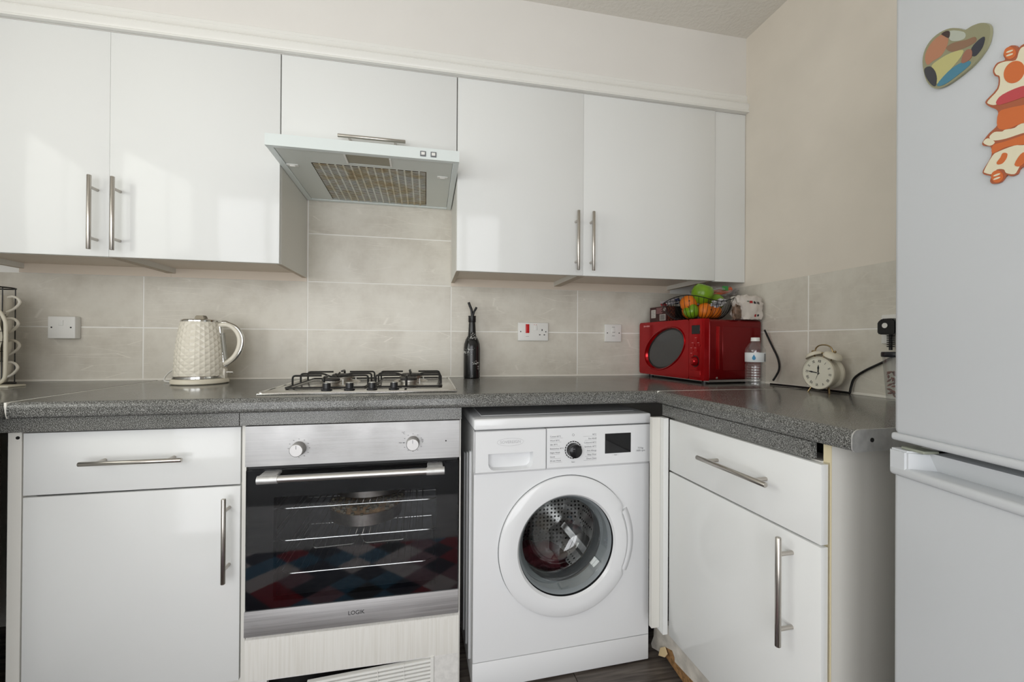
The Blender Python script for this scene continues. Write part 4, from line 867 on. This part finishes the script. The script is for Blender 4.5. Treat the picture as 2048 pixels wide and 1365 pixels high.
fruit('orange', -.006, -.058, .038, .033, 'orange at the bottom of the basket under the foil wrapper', (1.5, .2))
fruit('orange', .046, -.040, .0385, .033, 'orange at the bottom of the basket under a green apple', (.6, .6))
fruit('apple', .066, -.028, .077, .033, 'green apple at the bread bag end of the basket', (.3, .9))
fruit('orange', .0, .045, .045, .037, 'orange at the back of the basket behind the others', (0, 0))
def crumple(sx, sy, sz, seed, amp=.25, sub=4, flat=True):
    b = bmesh.new(); bmesh.ops.create_icosphere(b, subdivisions=sub, radius=1); o = Vector((seed*3.1, seed*1.7, seed))
    for v in b.verts:
        c = v.co.copy(); m = max(abs(c.x), abs(c.y), abs(c.z)); c = c/(m**.55)
        k = 1+amp*(abs(mn.noise(c*2.1+o))*2-.5)+amp*.5*(abs(mn.noise(c*5+o))*2-.4)
        v.co = Vector((c.x*sx*k, c.y*sy*k, c.z*sz*k))
        if flat and v.co.z < -sz*.8: v.co.z = -sz*.8
    return b
foil = tag(obj('foil_wrapper', crumple(.030, .012, .013, 3, .5, 3, False), mat('foil', (.62, .62, .66, 1), .3, .7, noise=(60, .6))), 'crumpled silver wrapper among the fruit', 'wrapper'); foil.location = (1.385, -.435, MT+.066); foil.rotation_euler = (.2, -.3, .1)
bag_m = mat('white_bread_bag', rgb(216, 208, 200), .35, noise=(9, .12))
bg = thing('bread_bag', 'crumpled white printed bread bag at the wall end of the microwave', 'bag', (1.521, -.424, MT+.046), -.05)
from mathutils.bvhtree import BVHTree
bb_ = crumple(.056, .036, .056, 5, .17); tree = BVHTree.FromBMesh(bb_); obj('bag', bb_, bag_m, bg, 35)
pr_red = mat('printed_red', rgb(170, 40, 40), .5); pr_grn = mat('printed_green', rgb(60, 92, 66), .5)
def decal(x0, x1, z0, z1, m_):
    b = bmesh.new(); g_ = [[None]*5 for _ in range(3)]
    for i in range(3):
        for j in range(5):
            x = x0+(x1-x0)*j/4; z = z0+(z1-z0)*i/2; h_ = tree.ray_cast(Vector((x, -.3, z)), Vector((0, 1, 0)))[0]
            if h_ is None: b.free(); return
            g_[i][j] = b.verts.new(h_+Vector((0, -.0008, 0)))
    for i in range(2):
        for j in range(4): b.faces.new((g_[i][j], g_[i][j+1], g_[i+1][j+1], g_[i+1][j]))
    obj('print', b, m_, bg)
for a in ((-.012, .000, .020, .030, pr_red), (-.026, -.014, .026, .029, pr_grn), (.006, .012, .018, .028, print_dark), (.015, .021, .018, .027, print_dark), (.024, .029, .016, .026, print_dark), (.010, .018, -.034, -.024, pr_red), (.022, .030, -.032, -.024, print_dark)): decal(*a)
b = crumple(.016, .012, .030, 9, .3, 3); o = tag(obj('sauce_sachet', b, mat('sachet', rgb(120, 96, 80), .4, noise=(80, .7))), 'small striped sachet between the basket and the bread bag', 'packet'); o.location = (1.452, -.452, MT+.026)
# clear bag of carrots, resting on the bread bag and the box
cbp = thing('carrot_bag', 'clear plastic bag of carrots lying above the fruit basket', 'bag', (1.478, -.285, MT+.128), .1)
film = clear_glass('plastic_film', (.95, .95, .95, 1), 1.35, .15, flat=.10, milk=.20)
obj('film', crumple(.088, .055, .020, 11, .28, 4, False), film, cbp, 25)
for i, (p, q, r) in enumerate((((-.05, -.035, -.022), (.05, -.04, .012), .013), ((-.02, -.01, .0), (.06, .0, .012), .010), ((-.05, .0, -.008), (.03, .02, .004), .011))):
    obj('carrot', tube(bmesh.new(), [Vector(p).lerp(Vector(q), t_) for t_ in (0, .05, .4, .8, .97, 1)], r, 10, rs=[r*.3, r*.55, r*.8, r, r*.9, r*.4]), mat('carrot_orange', rgb(206, 92, 44), .5, noise=(50, .25)), cbp)
obj('green_label', B(-.012, .018, -.058, -.056, .002, .020), mat('label_green', rgb(56, 140, 66), .5), cbp)
b = crumple(.040, .030, .012, 14, .35, 3, False); o = tag(obj('snack_packet', b, mat('packet_white', rgb(200, 196, 200), .35)), 'white and navy snack packet lying on the brown carton', 'packet'); o.location = (1.345, -.150, MT+.094); o.rotation_euler = (.1, -.25, .2)
obj('printed_patch', xf(crumple(.014, .012, .0125, 14, .3, 3, False), Matrix.Translation((.026, -.018, 0))), mat('packet_navy', rgb(34, 40, 78), .4), o); obj('printed_corner', xf(crumple(.014, .01, .006, 15, .3, 3, False), Matrix.Translation((-.042, -.008, -.002))), mat('packet_red', rgb(168, 42, 46), .4), o)

# ------------------------------------------------------------------ mugs on a stand and the cream rack
ms = thing('mug_stand', 'black wire stand holding stacked mugs against the tiles', 'stand', (-1.232, -.115, .9103)); mug_m = mat('mug_cream', rgb(228, 222, 208), .25)
b = tube(bmesh.new(), [(.052*math.cos(2*PI*i/32), .052*math.sin(2*PI*i/32), .003) for i in range(32)], .0026, 8, True); obj('base_ring', b, black_m, ms)
for a in (-28, 28, 152, 208): a = math.radians(a); obj('post', tube(bmesh.new(), [(.050*math.cos(a), .050*math.sin(a), .003), (.050*math.cos(a), .050*math.sin(a), .338)], .0016, 8), black_m, ms)
obj('top_ring', tube(bmesh.new(), [(.051*math.cos(2*PI*i/32), .051*math.sin(2*PI*i/32), .338) for i in range(32)], .0024, 8, True), black_m, ms)
obj('base_plate', L([(0, .0055), (.052, .0055), (.052, .0025), (0, .0025)], 32), black_m, ms)
pos = ['lowest', 'second', 'third', 'topmost']
for i in range(4):
    mg = thing('mug', 'cream mug, %s of the stack in the wire stand' % pos[i], 'mug', (-1.232, -.115, .9163+.0765*i), -.12+.06*(i % 2), group='mugs stacked in the wire stand')
    obj('cup', L([(0, 0), (.030, 0), (.034, .004), (.0435, .045), (.0440, .0745), (.0425, .0755), (.0415, .0745), (.040, .045), (.030, .008), (0, .007)], 40), mug_m, mg)
    obj('handle', tube(bmesh.new(), spline([(.042, 0, .069), (.058, 0, .072), (.072, 0, .066), (.079, 0, .054), (.074, 0, .042), (.060, 0, .028), (.040, 0, .018)], 6), .0042, 8), mug_m, mg)
rk = thing('dish_rack', 'cream plastic rack with rounded frame standing before the mugs', 'rack', (-1.317, -.225, .9103)); rkm = mat('rack_cream', rgb(214, 208, 190), .4)
fr = fillet([(.10, 0, .285), (.166, 0, .285), (.209, 0, .225), (.209, 0, .020), (.175, 0, .010), (.02, 0, .010), (.0, 0, .02), (.0, 0, .285), (.10, 0, .285)], .03)
obj('frame', tube(bmesh.new(), fr, .0052, 10), rkm, rk)
obj('base_bar', B(-.01, .232, -.02, .045, .0, .006, .002, 2), rkm, rk)
for z in (.238, .185, .150, .118, .085): obj('wire', tube(bmesh.new(), [(.0, .003, z), (.206, .003, z)], .0012, 6), wire, rk)
obj('plate_holder', xf(L([(0, -.004), (.10, -.004), (.104, 0), (.10, .004), (0, .004)], 40, (.08, .02, .165), 'y'), Matrix.Identity(4)), rkm, rk)

# ------------------------------------------------------------------ magnets on the fridge (flat things on the upper door)
FM = fg.matrix_basis; FMi = FM.inverted(); fn = -(FM.to_3x3() @ Vector((0, 1, 0)))
def fl_(u, v): q = FMi @ onP(u, v, fo, fn); return (q.x, q.z)
def flat(name, pts, y0, y1, m, parent): return obj(name, prism(bmesh.new(), pts, 'y', y0, y1), m, parent)
hm = thing('heart_magnet', 'heart-shaped photo magnet high on the fridge door', 'magnet', fg.location, fg.rotation_euler.z)
def sm(pts, k=4): return [(p.x, p.y) for p in spline([(x, y, 0) for x, y in pts], k, True)]
heart = [fl_(*p) for p in ((1875, 177), (1859, 163), (1851, 132), (1853, 106), (1865, 83), (1884, 66), (1905, 57), (1924, 57), (1936, 60), (1950, 52), (1968, 46), (1983, 49), (1987, 64), (1981, 90), (1966, 114), (1946, 136), (1916, 160), (1893, 174))]
flat('heart', sm(heart, 3), -.0045, -.0005, mat('photo_khaki', rgb(142, 140, 110), .15), hm)
def patch(n, pts, c, k): flat(n, sm([fl_(*p) for p in pts], 3), -.0045-.00025*k, -.0045, mat('photo_%d_%d_%d' % c, rgb(*c), .15), hm)
patch('print', ((1905, 62), (1934, 64), (1936, 76), (1922, 82), (1906, 80)), (176, 180, 166), 1)
patch('print', ((1856, 110), (1870, 84), (1892, 68), (1902, 76), (1900, 92), (1888, 112), (1872, 122), (1860, 130)), (176, 122, 92), 1)
patch('print', ((1889, 68), (1899, 62), (1906, 64), (1904, 76), (1894, 72)), (62, 44, 40), 2)
patch('print', ((1869, 132), (1886, 118), (1908, 106), (1932, 100), (1928, 114), (1908, 138), (1884, 166), (1876, 162), (1876, 146)), (186, 180, 120), 1)
patch('print', ((1855, 138), (1866, 133), (1876, 142), (1880, 158), (1876, 173), (1866, 166), (1857, 152)), (56, 56, 60), 2)
patch('print', ((1880, 170), (1902, 144), (1924, 128), (1944, 122), (1946, 130), (1920, 152), (1894, 170)), (70, 126, 148), 2)
patch('print', ((1932, 112), (1940, 100), (1950, 100), (1950, 114), (1940, 124), (1930, 126)), (150, 102, 82), 3)
patch('print', ((1950, 96), (1964, 80), (1976, 74), (1972, 94), (1958, 112), (1950, 110)), (48, 50, 60), 2)
patch('print', ((1898, 96), (1912, 86), (1938, 80), (1956, 74), (1958, 84), (1936, 96), (1910, 104)), (136, 104, 80), 1)
cm = thing('animal_magnet', 'orange and white magnet of stacked cartoon animals on the fridge door', 'magnet', fg.location, fg.rotation_euler.z)
def cp_(p): return fl_(1940+.2343*p[0], 60+.2343*p[1])
def lay(n, pts, k, c, y=.0032): return flat(n, sm([cp_(p) for p in pts], 3), -y-.00025*k, -.0005 if k == 0 else -y, mat('magnet_%d_%d_%d' % c, rgb(*c), .4), cm)
OR, CR, RD, BR_ = (206, 108, 54), (226, 218, 190), (190, 72, 76), (168, 92, 60)
lay('backing', ((480, 120), (432, 158), (412, 138), (370, 133), (322, 168), (304, 215), (318, 258), (250, 282), (215, 345), (230, 392), (262, 408), (250, 500), (160, 598), (155, 632), (195, 660), (255, 690), (262, 780), (240, 830), (180, 885), (125, 960), (135, 990), (195, 1000), (200, 1080), (130, 1200), (140, 1235), (198, 1250), (190, 1290), (215, 1315), (280, 1300), (330, 1240), (370, 1250), (420, 1230), (455, 1175), (640, 1100), (700, 900), (680, 600), (700, 300), (600, 110)), 0, BR_)
lay('fill', ((480, 142), (442, 178), (412, 258), (330, 268), (262, 292), (229, 345), (245, 382), (276, 402), (264, 505), (174, 606), (180, 632), (240, 640), (300, 590), (461, 520), (660, 480), (680, 300), (590, 125)), 1, CR)
lay('fill', [(400+88*math.cos(a)+20*math.sin(a), 360-96*math.sin(a)) for a in [2*PI*i/12 for i in range(12)]], 2, OR)
lay('fill', ((246, 612), (300, 552), (461, 482), (600, 470), (600, 530), (461, 580), (330, 625), (262, 640)), 2, RD)
lay('fill', ((265, 705), (350, 668), (461, 645), (680, 600), (680, 760), (461, 800), (330, 850), (255, 830)), 1, OR)
lay('fill', ((188, 908), (230, 872), (295, 868), (320, 852), (400, 838), (461, 800), (680, 740), (680, 820), (461, 885), (330, 928), (235, 945), (195, 932)), 1, CR)
lay('fill', ((132, 962), (172, 925), (232, 958), (190, 990)), 1, CR)
lay('fill', ((207, 1052), (217, 985), (320, 952), (461, 905), (680, 840), (680, 950), (461, 980), (330, 1000), (240, 1045)), 1, OR)
lay('fill', ((212, 1076), (262, 1040), (400, 988), (470, 985), (660, 965), (630, 1050), (470, 1140), (432, 1190), (400, 1232), (330, 1222), (310, 1192), (250, 1192), (210, 1232), (152, 1222), (142, 1200)), 1, CR)
lay('fill', ((250, 1132), (280, 1092), (302, 1052), (340, 1056), (334, 1096), (300, 1140), (260, 1150)), 2, OR)
lay('fill', ((402, 1150), (455, 1062), (505, 1045), (500, 1110), (450, 1165)), 2, OR)
for c0 in ((362, 197), (252, 1252)):
    lay('fill', [(c0[0]+50*math.cos(a), c0[1]-52*math.sin(a)) for a in [2*PI*i/10 for i in range(10)]], 2, OR)
    for dy in (-14, 16): lay('fill', [(c0[0]+30*math.cos(a), c0[1]+dy-8*math.sin(a)-.35*30*math.cos(a)) for a in [2*PI*i/8 for i in range(8)]], 3, CR)

# ------------------------------------------------------------------ rug on the floor in front of the oven (seen in the oven glass)
rg = tag(obj('rug', B(-.72, .78, -1.62, -.98, .0005, .010, .003, 2), mat('rug_pile', (.1, .1, .1, 1), .95)), 'red, blue and white diamond-patterned rug mirrored in the oven glass', 'rug')
N, K, pb_ = nodes(MATS['rug_pile']); g = N.new('ShaderNodeNewGeometry'); mp = N.new('ShaderNodeMapping'); mp.vector_type = 'POINT'; mp.inputs['Rotation'].default_value = (0, 0, PI/4); mp.inputs['Scale'].default_value = (9, 9, 0); K.new(g.outputs['Position'], mp.inputs[0])
fl2 = N.new('ShaderNodeVectorMath'); fl2.operation = 'FLOOR'; K.new(mp.outputs[0], fl2.inputs[0]); wn = N.new('ShaderNodeTexWhiteNoise'); K.new(fl2.outputs[0], wn.inputs[0])
cr = ramp(N, [(0, rgb(26, 30, 52)), (.28, rgb(60, 110, 140)), (.46, rgb(150, 20, 38)), (.64, rgb(206, 196, 196)), (.80, rgb(30, 28, 32)), (.92, rgb(150, 110, 120))]); cr.color_ramp.interpolation = 'CONSTANT'; K.new(wn.outputs[0], cr.inputs[0]); K.new(cr.outputs[0], pb_.inputs['Base Color'])
